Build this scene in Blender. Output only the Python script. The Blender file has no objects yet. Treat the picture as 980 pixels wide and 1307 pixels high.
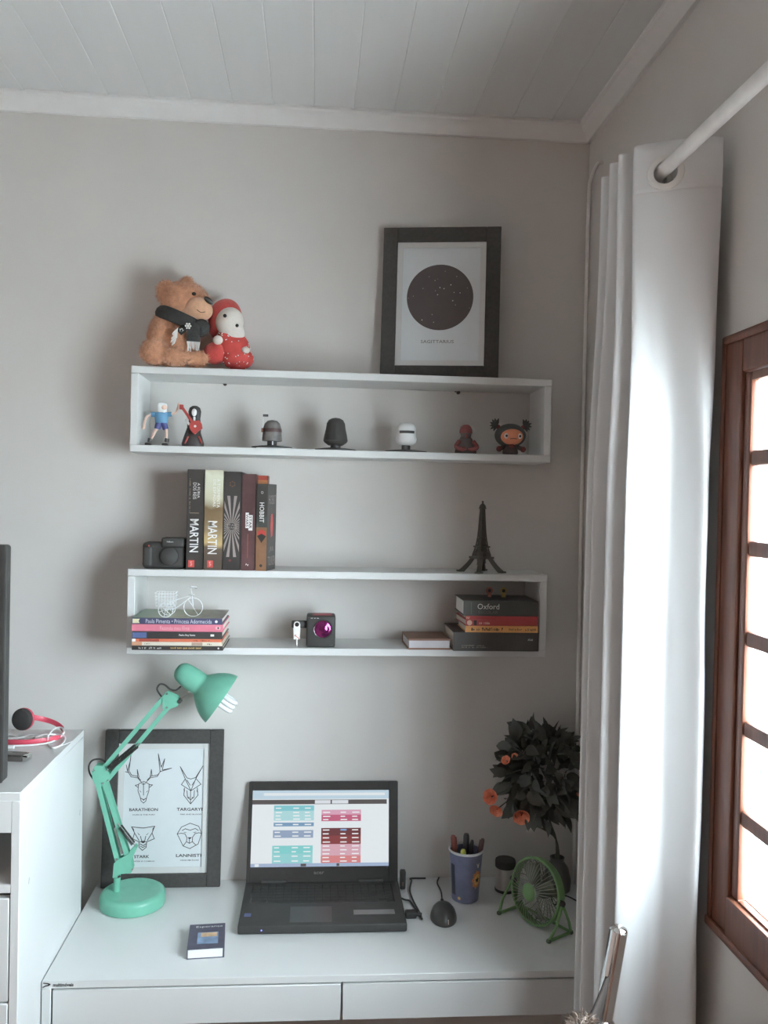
import bpy, bmesh, math, random
from mathutils import Vector, Matrix, noise

random.seed(7)
SC = bpy.context.scene
COL = SC.collection
rad = math.radians

# ------------------------------------------------------------------ camera
F = 1103.2                                    # focal length in pixels of a 980 x 1307 frame
CAM = Vector((0.0, -2.2, 1.73))
_Y = Vector((403.5 - 490, -(635.4 - 653.5), -F)).normalized()
_r = 0.0205
_X = Vector((math.cos(_r), -math.sin(_r), 0.0))
_X.z = -(_X.x * _Y.x + _X.y * _Y.y) / _Y.z
_X.normalize()
_Z = _X.cross(_Y)
RM = Matrix((_X, _Y, _Z))                     # camera -> world
cd = bpy.data.cameras.new('camera')
cd.sensor_fit = 'AUTO'; cd.sensor_width = 36.0; cd.lens = F * 36.0 / 1307.0
cd.clip_start = 0.02
cam = bpy.data.objects.new('camera', cd); COL.objects.link(cam)
cam.matrix_world = Matrix.Translation(CAM) @ RM.to_4x4()
SC.camera = cam

def on(px, py, ax, val):
    d = RM @ Vector((px - 490, -(py - 653.5), -F))
    return CAM + d * ((val - CAM[ax]) / d[ax])
def P(px, py, y):                             # pixel on the plane at distance y from the back wall
    return on(px, py, 1, y)

# ------------------------------------------------------------------ light
XR = 0.686                                    # right wall
WIN = (-1.78, -0.795, 1.027, 2.012)           # window opening on the right wall: y0, y1, z0, z1
W = bpy.data.worlds.new('overcast_sky'); SC.world = W; W.use_nodes = True
bg = W.node_tree.nodes['Background']
bg.inputs[0].default_value = (0.86, 0.97, 1.07, 1); bg.inputs[1].default_value = 7.3
pl = bpy.data.lights.new('window_right_offscreen', 'AREA'); pl.shape = 'RECTANGLE'
pl.size = WIN[1] - WIN[0]; pl.size_y = WIN[3] - WIN[2]; pl.cycles.is_portal = True
po = bpy.data.objects.new('window_right_offscreen', pl); COL.objects.link(po)
po.location = (XR + 0.07, (WIN[0] + WIN[1]) / 2, (WIN[2] + WIN[3]) / 2)
po.rotation_euler = Matrix(((0, 0, 1), (1, 0, 0), (0, 1, 0))).to_euler()
vs = SC.view_settings
vs.view_transform = 'Standard'; vs.look = 'None'; vs.gamma = 1.0; vs.use_curve_mapping = False
vs.exposure = 2.38
SC.cycles.use_denoising = True
SC.cycles.max_bounces = 14; SC.cycles.diffuse_bounces = 8
SC.cycles.caustics_reflective = False; SC.cycles.caustics_refractive = False
SC.cycles.sample_clamp_indirect = 6.0

# ------------------------------------------------------------------ materials
def lin(c):
    c = c / 255.0
    return c / 12.92 if c <= 0.04045 else ((c + 0.055) / 1.055) ** 2.4
DESAT = .16                                   # the print is a little faded
def rgb(r, g, b, k=1.0):
    c = [lin(r) * k, lin(g) * k, lin(b) * k]
    y = .3 * c[0] + .55 * c[1] + .15 * c[2]
    return tuple(min((v + (y - v) * DESAT) * .86, .9) for v in c) + (1,)
MATS = {}
def mat(name, col, rough=0.5, metal=0.0, var=0.06, scale=35.0, bump=0.0, bscale=150.0, emit=0.0, spec=0.5, coat=0.0,
        sheen=0.0, stretch=None):
    if name in MATS: return MATS[name]
    m = bpy.data.materials.new(name); m.use_nodes = True
    nt = m.node_tree; b = nt.nodes['Principled BSDF']
    b.inputs['Roughness'].default_value = rough; b.inputs['Metallic'].default_value = metal
    b.inputs['Specular IOR Level'].default_value = spec
    b.inputs['Coat Weight'].default_value = coat
    b.inputs['Sheen Weight'].default_value = sheen
    tc = nt.nodes.new('ShaderNodeTexCoord')
    src = tc.outputs['Object']
    if stretch:
        mp = nt.nodes.new('ShaderNodeMapping'); mp.inputs['Scale'].default_value = stretch
        nt.links.new(src, mp.inputs[0]); src = mp.outputs[0]
    n = nt.nodes.new('ShaderNodeTexNoise'); n.inputs['Scale'].default_value = scale; n.inputs['Detail'].default_value = 4
    nt.links.new(src, n.inputs['Vector'])
    cr = nt.nodes.new('ShaderNodeValToRGB')
    cr.color_ramp.elements[0].position = 0.3; cr.color_ramp.elements[1].position = 0.7
    cr.color_ramp.elements[0].color = tuple(x * (1 - var) for x in col[:3]) + (1,)
    cr.color_ramp.elements[1].color = tuple(min(x * (1 + var), 1) for x in col[:3]) + (1,)
    nt.links.new(n.outputs['Fac'], cr.inputs[0])
    nt.links.new(cr.outputs[0], b.inputs['Base Color'])
    if bump:
        n2 = nt.nodes.new('ShaderNodeTexNoise'); n2.inputs['Scale'].default_value = bscale; n2.inputs['Detail'].default_value = 3
        nt.links.new(src, n2.inputs['Vector'])
        bp = nt.nodes.new('ShaderNodeBump'); bp.inputs['Strength'].default_value = bump; bp.inputs['Distance'].default_value = 0.002
        nt.links.new(n2.outputs['Fac'], bp.inputs['Height']); nt.links.new(bp.outputs[0], b.inputs['Normal'])
    if emit:
        nt.links.new(cr.outputs[0], b.inputs['Emission Color']); b.inputs['Emission Strength'].default_value = emit
    MATS[name] = m
    return m
K = 1.5                                       # photo tone of a lit surface -> albedo
M_wall2 = mat('wall_paint_beige', (.74, .61, .56, 1), .85, var=.02, scale=6, bump=.12, bscale=260)
M_wall = mat('wall_paint', (.66, .635, .61, 1), .85, var=.02, scale=6, bump=.12, bscale=260)
M_ceil = mat('ceiling_pvc', (.72, .735, .735, 1), .45, var=.015, scale=5, stretch=(6, .4, 6))
M_trim = mat('moulding_white', (.78, .78, .77, 1), .5, var=.015)
M_floor = mat('floor_wood', (.48, .32, .25, 1), .45, var=.25, scale=12, stretch=(1, 8, 1))
M_cabw = mat('cabinet_white', (.68, .69, .685, 1), .4, var=.012, scale=8)
M_white = mat('white_melamine', (.68, .69, .685, 1), .38, var=.012, scale=8)
M_desk = mat('desk_white', (.68, .69, .685, 1), .34, var=.012, scale=8)
M_black = mat('matt_black', (.058, .056, .053, 1), .55, var=.1, spec=.3)
M_blackgl = mat('gloss_black', (.05, .048, .046, 1), .22, var=.08)
M_frame = mat('black_frame', (.074, .070, .066, 1), .6, var=.12, scale=30, stretch=(4, 4, .6), spec=.3)
M_dark = mat('dark_gap', (.04, .036, .033, 1), .8, var=.1)
M_green = mat('lamp_green', rgb(98, 176, 150, 1.35), .32, var=.05, spec=.4)
M_chrome = mat('chrome', (.80, .79, .78, 1), .08, 1.0, var=.02)
M_steel = mat('steel', (.58, .56, .55, 1), .28, 1.0, var=.04)
M_curtain = None
M_wood = mat('window_wood', (.155, .058, .034, 1), .42, var=.2, scale=18, stretch=(6, 6, .5), spec=.35)
M_paper = mat('paper_white', (.70, .735, .755, 1), .7, var=.012)
M_ink = mat('ink', (.055, .05, .048, 1), .8, var=.1)
M_pages = mat('page_edges', (.72, .66, .58, 1), .85, var=.12, scale=300, stretch=(.1, .1, 8))
M_pagesw = mat('page_edges_white', (.82, .82, .80, 1), .85, var=.06, scale=300, stretch=(.1, .1, 8))
M_tw = mat('print_white', (.80, .79, .77, 1), .6, var=.02)

# ------------------------------------------------------------------ mesh helpers
class MB:
    def __init__(s): s.v = []; s.f = []
    def add(s, vs, fs, M=None):
        o = len(s.v)
        s.v += [tuple(M @ Vector(p)) if M else tuple(p) for p in vs]
        s.f += [tuple(i + o for i in f) for f in fs]
        return s
    def box(s, lo, hi, bev=0.0, seg=2, M=None):
        lo = Vector(lo); hi = Vector(hi)
        bm = bmesh.new(); bmesh.ops.create_cube(bm, size=1)
        for v in bm.verts:
            v.co = Vector(((lo[i] + hi[i]) / 2 + v.co[i] * (hi[i] - lo[i]) for i in range(3)))
        if bev:
            bmesh.ops.bevel(bm, geom=bm.edges[:], offset=bev, segments=seg, affect='EDGES', profile=.5)
        bm.verts.index_update()
        s.add([v.co.copy() for v in bm.verts], [[v.index for v in f.verts] for f in bm.faces], M); bm.free(); return s
    def tube(s, pts, r, n=8, closed=False, caps=True, flat=1.0, up=None):
        pts = [Vector(p) for p in pts]; N = len(pts)
        rs = r if isinstance(r, (list, tuple)) else [r] * N
        vs = []; prev = None
        for i, p in enumerate(pts):
            if closed: t = pts[(i + 1) % N] - pts[i - 1]
            else: t = pts[min(i + 1, N - 1)] - pts[max(i - 1, 0)]
            t.normalize()
            if up is not None: a = Vector(up)
            elif prev is None: a = Vector((0, 0, 1)) if abs(t.z) < .9 else Vector((1, 0, 0))
            else: a = prev
            a = (a - t * a.dot(t)).normalized(); prev = a; b = t.cross(a)
            for k in range(n):
                an = 2 * math.pi * k / n + math.pi / n
                vs.append(p + a * math.cos(an) * rs[i] + b * math.sin(an) * rs[i] * flat)
        fs = []
        for i in range(N if closed else N - 1):
            j = (i + 1) % N
            for k in range(n):
                k2 = (k + 1) % n
                fs.append((i * n + k, i * n + k2, j * n + k2, j * n + k))
        if caps and not closed:
            fs.append(tuple(range(n))[::-1]); fs.append(tuple((N - 1) * n + k for k in range(n)))
        return s.add(vs, fs)
    def lathe(s, prof, M=None, n=32):
        vs = []; fs = []; rings = []
        for r, z in prof:
            if r < 1e-6: rings.append([len(vs)]); vs.append((0, 0, z))
            else:
                rings.append(list(range(len(vs), len(vs) + n)))
                vs += [(r * math.cos(2 * math.pi * k / n), r * math.sin(2 * math.pi * k / n), z) for k in range(n)]
        for a, b in zip(rings, rings[1:]):
            for k in range(n):
                k2 = (k + 1) % n
                if len(a) == 1 and len(b) == 1: continue
                if len(a) == 1: fs.append((a[0], b[k2], b[k]))
                elif len(b) == 1: fs.append((a[k], a[k2], b[0]))
                else: fs.append((a[k], a[k2], b[k2], b[k]))
        return s.add(vs, fs, M)
    def ball(s, c, r, nu=20, nv=12, M=None):
        r = (r, r, r) if isinstance(r, (int, float)) else r
        prof = [(math.sin(math.pi * i / nv), -math.cos(math.pi * i / nv)) for i in range(nv + 1)]
        prof[0] = (0, -1); prof[-1] = (0, 1)
        Q = Matrix.Translation(Vector(c)) @ (M.to_4x4() if M else Matrix.Identity(4)) @ Matrix.Diagonal((r[0], r[1], r[2], 1))
        return s.lathe(prof, Q, nu)
    def prism(s, poly, z0, z1, M=None):
        n = len(poly)
        vs = [(x, y, z0) for x, y in poly] + [(x, y, z1) for x, y in poly]
        fs = [tuple(range(n))[::-1], tuple(range(n, 2 * n))] + [(i, (i + 1) % n, n + (i + 1) % n, n + i) for i in range(n)]
        return s.add(vs, fs, M)
    def ribbon(s, pts, w, M=None, closed=False):     # flat ink line in the local xy plane
        if closed: pts = list(pts) + [pts[0]]
        for (x0, y0), (x1, y1) in zip(pts, pts[1:]):
            dx, dy = x1 - x0, y1 - y0; L = math.hypot(dx, dy) or 1
            nx, ny = -dy / L * w / 2, dx / L * w / 2
            ex, ey = dx / L * w * .4, dy / L * w * .4
            s.add([(x0 + nx - ex, y0 + ny - ey, 0), (x0 - nx - ex, y0 - ny - ey, 0), (x1 - nx + ex, y1 - ny + ey, 0), (x1 + nx + ex, y1 + ny + ey, 0)], [(0, 1, 2, 3)], M)
        return s
    def quad(s, x0, y0, x1, y1, M=None, z=0):
        return s.add([(x0, y0, z), (x1, y0, z), (x1, y1, z), (x0, y1, z)], [(0, 1, 2, 3)], M)

ROOT = {}
def thing(name, label, cat, loc=(0, 0, 0), rot=(0, 0, 0), group=None, kind=None, M=None):
    o = bpy.data.objects.new(name, None); o.empty_display_size = .02; COL.objects.link(o)
    if M is None:
        from mathutils import Euler
        M = Matrix.Translation(Vector(loc)) @ Euler(rot).to_matrix().to_4x4()
    o.matrix_world = M; ROOT[o.name] = M
    tag(o, label, cat, group, kind); return o
def tag(o, label=None, cat=None, group=None, kind=None):
    if label: o['label'] = label
    if cat: o['category'] = cat
    if group: o['group'] = group
    if kind: o['kind'] = kind
    return o
def mesh_of(name, mb, m, sharp=38):
    me = bpy.data.meshes.new(name); me.from_pydata([tuple(v) for v in mb.v], [], mb.f); me.update()
    bm = bmesh.new(); bm.from_mesh(me); bmesh.ops.recalc_face_normals(bm, faces=bm.faces[:]); bm.to_mesh(me); bm.free()
    me.polygons.foreach_set('use_smooth', [True] * len(me.polygons)); me.set_sharp_from_angle(angle=rad(sharp))
    if m: me.materials.append(m)
    return me
def obj(name, mb, m, parent=None, world=True, label=None, kind=None, sharp=38):
    """one mesh object; with world=True the vertices are world positions, else local to the root"""
    me = mb if isinstance(mb, bpy.types.Mesh) else mesh_of(name, mb, m, sharp)
    o = bpy.data.objects.new(name, me); COL.objects.link(o)
    if parent:
        RMx = ROOT[parent.name]; ROOT[o.name] = RMx; o.parent = parent
        if world: me.transform(RMx.inverted())
    if label: o['label'] = label
    if kind: o['kind'] = kind
    return o
def share(name, me, parent, loc, rot=(0, 0, 0), scale=(1, 1, 1)):   # a piece that shares its mesh
    o = bpy.data.objects.new(name, me); COL.objects.link(o); o.parent = parent
    o.location = loc; o.rotation_euler = rot; o.scale = scale; return o
def single(name, mb, m, label, cat, loc, group=None, kind=None):
    o = obj(name, mb, m); loc = Vector(loc)
    o.data.transform(Matrix.Translation(-loc)); o.location = loc
    return tag(o, label, cat, group, kind)
def struct(name, mb, m, label=None):
    o = obj(name, mb, m); o['kind'] = 'structure'; ROOT[o.name] = Matrix.Identity(4)
    if label: o['label'] = label
    return o
def frame_m(o, x, y, z=None):
    """matrix with local x, y axes given in world (z = x cross y)"""
    x = Vector(x).normalized(); y = Vector(y); y = (y - x * y.dot(x)).normalized(); z = x.cross(y)
    return Matrix(((x.x, y.x, z.x, o[0]), (x.y, y.y, z.y, o[1]), (x.z, y.z, z.z, o[2]), (0, 0, 0, 1)))
_tcache = {}
def text_mb(body, M, h=None, w=None, ox=.5, oy=.5, bold=0.0, mb=None):
    """letters as flat shapes in the xy plane of M; h cap height, w total width, centred at origin"""
    key = (body, bold)
    if key not in _tcache:
        c = bpy.data.curves.new('t', 'FONT'); c.body = body; c.size = 1; c.offset = bold; c.resolution_u = 2
        t = bpy.data.objects.new('t', c); COL.objects.link(t)
        dg = bpy.context.evaluated_depsgraph_get()
        me = bpy.data.meshes.new_from_object(t.evaluated_get(dg))
        _tcache[key] = ([v.co.copy() for v in me.vertices], [tuple(p.vertices) for p in me.polygons])
        bpy.data.objects.remove(t); bpy.data.curves.remove(c); bpy.data.meshes.remove(me)
    vs, fs = _tcache[key]
    x0 = min(v.x for v in vs); x1 = max(v.x for v in vs); y0 = min(v.y for v in vs); y1 = max(v.y for v in vs)
    sy = h / (y1 - y0) if h else None
    sx = w / (x1 - x0) if w else sy
    if sy is None: sy = sx
    mb = mb or MB()
    mb.add([((v.x - x0 - (x1 - x0) * ox) * sx, (v.y - y0 - (y1 - y0) * oy) * sy, 0) for v in vs], fs, M)
    return mb
def scribble(M, w, h, n, seed, mb=None):            # print too small to read
    rnd = random.Random(seed); mb = mb or MB(); x = -w / 2; st = w / n
    for i in range(n):
        if rnd.random() < .14: x += st; continue
        hh = h * rnd.uniform(.55, 1)
        mb.quad(x, -h / 2, x + st * rnd.uniform(.25, .5), -h / 2 + hh, M)
        mb.quad(x, -h / 2 + rnd.choice((0, hh * .5, hh * .8)), x + st * .75, -h / 2 + rnd.choice((.2, .65, .95)) * hh + h * .05, M)
        x += st
    return mb
def bez(pts, n=8):                                   # Catmull-Rom through points
    pts = [Vector(p) for p in pts]; out = []
    for i in range(len(pts) - 1):
        p0 = pts[max(i - 1, 0)]; p1 = pts[i]; p2 = pts[i + 1]; p3 = pts[min(i + 2, len(pts) - 1)]
        for k in range(n):
            t = k / n
            out.append(.5 * ((2 * p1) + (p2 - p0) * t + (2 * p0 - 5 * p1 + 4 * p2 - p3) * t * t + (3 * p1 - p0 - 3 * p2 + p3) * t ** 3))
    out.append(pts[-1]); return out

# ================================================================== the room
XL, YF, ZC, T = -2.1, -3.5, 2.70, .15
struct('floor', MB().box((XL - T, YF - T, -.1), (XR + T, T, 0)), M_floor)
struct('wall_back', MB().box((XL - T, 0, 0), (XR + T, T, ZC + .1)), M_wall)
struct('wall_left', MB().box((XL - T, YF, 0), (XL, 0, ZC + .1)), M_wall2)
struct('wall_front', MB().box((XL - T, YF - T, 0), (XR + T, YF, ZC + .1)), M_wall2)
y0, y1, z0, z1 = WIN
e = .035                                            # the casing laps over the opening's edge
wr = MB()
TR = .06                                            # thin outer wall, its opening splayed outwards
YZ = Matrix(((0, 0, 1, 0), (1, 0, 0, 0), (0, 1, 0, 0), (0, 0, 0, 1)))
wr.box((XR, YF, 0), (XR + TR, 0, z0 + e)); wr.box((XR, YF, z1 - e), (XR + TR, 0, ZC + .1))
def pw(ya_, yb_, yc_, yd_, za_, zb_):               # block with splayed side: inner face ya..yb, outer face yc..yd
    wr.add([(XR, ya_, za_), (XR, yb_, za_), (XR + TR, yd_, za_), (XR + TR, yc_, za_), (XR, ya_, zb_), (XR, yb_, zb_), (XR + TR, yd_, zb_), (XR + TR, yc_, zb_)],
           [(0, 1, 2, 3), (4, 5, 6, 7), (0, 1, 5, 4), (1, 2, 6, 5), (2, 3, 7, 6), (3, 0, 4, 7)])
pw(YF, y0 + e, YF, y0 - .10, z0 + e, z1 - e); pw(y1 - e, 0, y1 + .12, 0, z0 + e, z1 - e)
struct('wall_right', wr, M_wall)
ceil = struct('ceiling', MB().box((XL, YF, ZC + .008), (XR, 0, ZC + .1)), mat('ceiling_board', (.66, .66, .65, 1), .6))
prof = [(-.0499, .008), (-.0499, .0012), (-.0488, 0), (.0478, 0), (.0490, .0012), (.0501, .0012), (.0501, .008)]
pm = MB().prism([(x, z) for x, z in prof], 0, YF, Matrix(((1, 0, 0, 0), (0, 0, 1, 0), (0, 1, 0, 0), (0, 0, 0, 1))))
pme = mesh_of('plank', pm, M_ceil)
x = 0.0753 - .05
k = int((x - XL) / .1)
for i in range(-k, 8):
    xc = x + i * .1
    if xc + .05 > XR + .05 or xc - .05 < XL: continue
    share('plank', pme, ceil, (xc, 0, ZC))
# crown moulding
cp = [(0, 0), (.010, 0), (.013, .006), (.017, .012), (.024, .017), (.029, .023), (.031, .031), (.038, .034), (.038, .041), (0, .041)]
def crown(p0, p1, inward):
    p0 = Vector(p0); d = Vector(p1) - p0; L = d.length; d.normalize(); i = Vector(inward)
    M = Matrix(((i.x, 0, d.x, p0.x), (i.y, 0, d.y, p0.y), (0, 1, 0, p0.z), (0, 0, 0, 1)))
    return MB().prism(cp, 0, L, M)
zb = ZC - .041
_full = cp; cp = _full[:-2] + [(.038, .0385), (0, .0385)]      # 2.5 mm lower on the back wall, packed up to the planks
t1 = crown((XL, 0, zb), (XR, 0, zb), (0, -1, 0)); cp = _full
sx_ = sorted(x + .05 + i * .1 for i in range(-30, 8)); prev_ = XL
for q_ in [v for v in sx_ if XL + .02 < v < XR - .05]:
    t1.box((prev_, -.038, ZC - .0028), (q_ - .008, 0, ZC)); prev_ = q_ + .003      # an open joint end is left at every plank seam
t1.box((prev_, -.038, ZC - .0028), (XR, 0, ZC))
struct('trim_1', t1, M_trim)
struct('trim_2', crown((XR, YF, zb), (XR, 0, zb), (-1, 0, 0)), M_trim)
struct('trim_3', crown((XL, YF, zb), (XL, 0, zb), (1, 0, 0)), M_trim)
struct('trim_4', crown((XL, YF, zb), (XR, YF, zb), (0, 1, 0)), M_trim)

# ------------------------------------------------------------------ window
win = bpy.data.objects.new('window_1', None); COL.objects.link(win); win['kind'] = 'structure'; ROOT[win.name] = Matrix.Identity(4)
win['label'] = 'brown varnished wooden casement window with small panes'
cw = .066
xa, xb = XR - .011, XR + .016
for lo, hi in (((xa, y1 - cw, z0), (xb, y1, z1)), ((xa, y0, z0), (xb, y0 + cw, z1))):
    obj('casing', MB().box(lo, hi, .004), M_wood, win)
    sg = 1 if hi[1] == y1 else -1
    yo = (y1 if sg > 0 else y0)
    obj('casing_bead', MB().box((xa - .003, min(yo, yo - sg * .014), lo[2]), (xa + .002, max(yo, yo - sg * .014), hi[2]), .003), M_wood, win)
obj('casing', MB().box((xa, y0 + cw, z1 - cw), (xb, y1 - cw, z1), .004), M_wood, win)
obj('casing', MB().box((xa - .004, y0 + cw, z0), (xb, y1 - cw, z0 + .075), .004), M_wood, win)
obj('casing_bead', MB().box((xa - .003, y0, z1 - .014), (xa + .002, y1, z1 + .001), .003), M_wood, win)
obj('casing_bead', MB().box((xa - .007, y0, z0 - .001), (xa + .002, y1, z0 + .014), .003), M_wood, win)
# glass
mg = bpy.data.materials.new('window_glass'); mg.use_nodes = True; nt = mg.node_tree; nt.nodes.clear()
out = nt.nodes.new('ShaderNodeOutputMaterial'); mx = nt.nodes.new('ShaderNodeMixShader'); fr = nt.nodes.new('ShaderNodeLayerWeight')
tr = nt.nodes.new('ShaderNodeBsdfTransparent'); gl = nt.nodes.new('ShaderNodeBsdfGlossy'); gl.inputs['Roughness'].default_value = .03
nz = nt.nodes.new('ShaderNodeTexNoise'); nz.inputs['Scale'].default_value = 9
bpn = nt.nodes.new('ShaderNodeBump'); bpn.inputs['Strength'].default_value = .03
nt.links.new(nz.outputs[0], bpn.inputs['Height']); nt.links.new(bpn.outputs[0], gl.inputs['Normal'])
tr.inputs[0].default_value = (.96, .98, .97, 1)
pw5 = nt.nodes.new('ShaderNodeMath'); pw5.operation = 'POWER'; pw5.inputs[1].default_value = 5
ad = nt.nodes.new('ShaderNodeMath'); ad.operation = 'MULTIPLY_ADD'; ad.inputs[1].default_value = .5; ad.inputs[2].default_value = .03
nt.links.new(fr.outputs['Facing'], pw5.inputs[0]); nt.links.new(pw5.outputs[0], ad.inputs[0]); nt.links.new(ad.outputs[0], mx.inputs[0]); nt.links.new(tr.outputs[0], mx.inputs[1]); nt.links.new(gl.outputs[0], mx.inputs[2])
nt.links.new(mx.outputs[0], out.inputs[0])
xs0, xs1 = XR - .006, XR + .008                     # sash thickness
ya, yb = y0 + cw, y1 - cw
ysp = [yb - (yb - ya) * k_ / 2 for k_ in range(3)]
rows = [1.105, 1.223, 1.248, 1.366, 1.391, 1.509, 1.534, 1.652, 1.677, 1.795, 1.820, 1.930]
for s1, s0 in zip(ysp, ysp[1:]):
    st = .023
    obj('stile', MB().box((xs0, s0 + .001, z0 + .0755), (xs1, s0 + st, z1 - cw - .001), .004), M_wood, win)
    obj('stile', MB().box((xs0, s1 - st, z0 + .0755), (xs1, s1 - .001, z1 - cw - .001), .004), M_wood, win)
    gy0, gy1 = s0 + st, s1 - st
    obj('rail', MB().box((xs0, gy0, z0 + .0755), (xs1, gy1, rows[0]), .003), M_wood, win)
    obj('rail', MB().box((xs0, gy0, rows[-1]), (xs1, gy1, z1 - cw - .001), .003), M_wood, win)
    for i in range(1, 10, 2):
        obj('muntin', MB().box((xs0 + .002, gy0, rows[i]), (xs1 - .002, gy1, rows[i + 1]), .004), M_wood, win)
    nc = 2; cwid = (gy1 - gy0 - .024 * (nc - 1)) / nc
    for c in range(nc):
        a = gy0 + c * (cwid + .024)
        if c < nc - 1:
            obj('muntin', MB().box((XR - .003, a + cwid, rows[0]), (XR + .005, a + cwid + .024, rows[-1]), .002), M_wood, win)
        for r_ in range(6):
            obj('pane', MB().box((XR + .001, a - .003, rows[2 * r_] - .003), (XR + .004, a + cwid + .003, rows[2 * r_ + 1] + .003)), mg, win)

# ------------------------------------------------------------------ outside
struct('ground', MB().box((XR + T + .02, -14, -.6), (16, 12, -.5)), mat('ground_paving', (.74, .73, .71, 1), .9, var=.08, scale=3))
mo = mat('outside_plaster', (.26, .255, .245, 1), .9, var=.93, scale=3.2, stretch=(9, 1, 1.6))
single('garden_wall', MB().box((1.3, 2.6, -.5), (9, 2.8, 1.95)).box((1.25, 2.57, 1.95), (9, 2.83, 2.0)), mo,
       'pale weather-stained wall outside the window', 'wall', (5, 2.7, -.5))

# ================================================================== curtain and rod
RX, RZ, HZ = .578, 2.300, 2.2925
rod = thing('curtain_rod', 'white round curtain rod running through the curtain eyelet', 'curtain rod', (RX, -1.5, RZ))
M_rod = mat('rod_white', (.80, .80, .79, 1), .35)
obj('pole', MB().tube([(RX, -.55, RZ), (RX, -2.45, RZ)], .0115, 20), M_rod, rod)
obj('finial', MB().ball((RX, -.545, RZ), .016), M_rod, rod)
obj('finial', MB().ball((RX, -2.455, RZ), .016), M_rod, rod)
for yy in (-.575, -2.4):
    obj('bracket', MB().tube([(XR + .005, yy, RZ - .03), (RX + .03, yy, RZ - .03), (RX, yy, RZ - .014)], .006, 10)
        .box((XR - .006, yy - .015, RZ - .06), (XR + .002, yy + .015, RZ)), M_rod, rod)

cm = bpy.data.materials.new('curtain_cloth'); cm.use_nodes = True; nt = cm.node_tree; b = nt.nodes['Principled BSDF']
b.inputs['Base Color'].default_value = (.84, .85, .855, 1); b.inputs['Roughness'].default_value = .8; b.inputs['Sheen Weight'].default_value = .05
tc = nt.nodes.new('ShaderNodeTexCoord'); wv = nt.nodes.new('ShaderNodeTexNoise'); wv.inputs['Scale'].default_value = 900
mp = nt.nodes.new('ShaderNodeMapping'); mp.inputs['Scale'].default_value = (1, 1, .25)
nt.links.new(tc.outputs['Object'], mp.inputs[0]); nt.links.new(mp.outputs[0], wv.inputs['Vector'])
bpn = nt.nodes.new('ShaderNodeBump'); bpn.inputs['Strength'].default_value = .15; bpn.inputs['Distance'].default_value = .001
nt.links.new(wv.outputs['Fac'], bpn.inputs['Height']); nt.links.new(bpn.outputs[0], b.inputs['Normal'])
tl = nt.nodes.new('ShaderNodeBsdfTranslucent'); tl.inputs[0].default_value = (.66, .66, .655, 1)
mx = nt.nodes.new('ShaderNodeMixShader'); mx.inputs[0].default_value = .14
nt.links.new(b.outputs[0], mx.inputs[1]); nt.links.new(tl.outputs[0], mx.inputs[2])
nt.links.new(mx.outputs[0], nt.nodes['Material Output'].inputs[0])
# cross-sections (x, y), from the free edge by the wall to the last pleat by the corner
sec_top = [(.664, -.798), (.640, -.796), (.605, -.784), (.572, -.768), (.545, -.752), (.534, -.738), (.545, -.730), (.60, -.728), (.645, -.724),
           (.650, -.718), (.60, -.716), (.535, -.716), (.517, -.708), (.535, -.700), (.60, -.690), (.645, -.684), (.650, -.678), (.60, -.674),
           (.532, -.672), (.5165, -.663), (.535, -.652), (.60, -.640), (.645, -.632), (.650, -.626), (.60, -.616), (.540, -.609), (.523, -.601), (.535, -.592), (.60, -.585), (.65, -.58)]
sec_low = [(.661, -.782), (.653, -.795), (.642, -.791), (.622, -.736), (.596, -.733), (.556, -.746), (.534, -.742), (.545, -.734), (.60, -.727), (.645, -.724),
           (.650, -.720), (.60, -.712), (.535, -.708), (.514, -.700), (.530, -.690), (.60, -.682), (.645, -.676), (.650, -.668), (.60, -.660),
           (.522, -.650), (.508, -.640), (.525, -.630), (.60, -.622), (.645, -.616), (.650, -.610), (.60, -.604), (.530, -.600), (.512, -.592), (.535, -.582), (.65, -.572)]
S1 = [(p.x, p.y) for p in bez([(a, b_, 0) for a, b_ in sec_top], 8)]
S2 = [(p.x, p.y) for p in bez([(a, b_, 0) for a, b_ in sec_low], 8)]
zs = [2.345 - .003 * i for i in range(31)] + [2.25 - .02 * i for i in range(1, 12)] + [2.0 - .05 * i for i in range(0, 38)]
def sm(t): t = max(0, min(1, t)); return t * t * (3 - 2 * t)
def curtain_pt(i, z):
    t = sm((2.30 - z) / .55)
    x_ = S1[i][0] * (1 - t) + S2[i][0] * t; y_ = S1[i][1] * (1 - t) + S2[i][1] * t
    n = noise.noise(Vector((i * .05, z * 2.2, 3.1))) * .006 * t
    edge = 1 - sm(i / 40)
    n2 = noise.noise(Vector((z * 4.0, 0, 9.7))) * .006 * t * edge
    return (min(x_ + n * .5 + n2, XR - .012), y_ + n - (2.3 - z) * .008 * edge, z)
cb = MB(); N = len(S1)
for z in zs: cb.v += [curtain_pt(i, z) for i in range(N)]
for j in range(len(zs) - 1):
    for i in range(N - 1):
        q = (j * N + i, j * N + i + 1, (j + 1) * N + i + 1, (j + 1) * N + i)
        cx = sum(cb.v[k][0] for k in q) / 4; cz = sum(cb.v[k][2] for k in q) / 4
        if math.hypot(cx - RX, cz - HZ) < .0205: continue
        cb.f.append(q)
cur = thing('curtain', 'off-white heavy eyelet curtain gathered in pleats beside the window', 'curtain', (RX, -.70, 0))
co = obj('cloth', cb, cm, cur, sharp=80)
sd = co.modifiers.new('thickness', 'SOLIDIFY'); sd.thickness = .0012
hb = MB()                                           # doubled hem along the top and down the free edge
zh = [2.3455, 2.33, 2.32, 2.31, 2.30, 2.29, 2.28, 2.27, 2.262]
nF = 41
for z in zh:
    for i in range(nF):
        p = curtain_pt(i, min(z, 2.345)); hb.v.append((p[0], p[1] - .0018, z))
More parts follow.
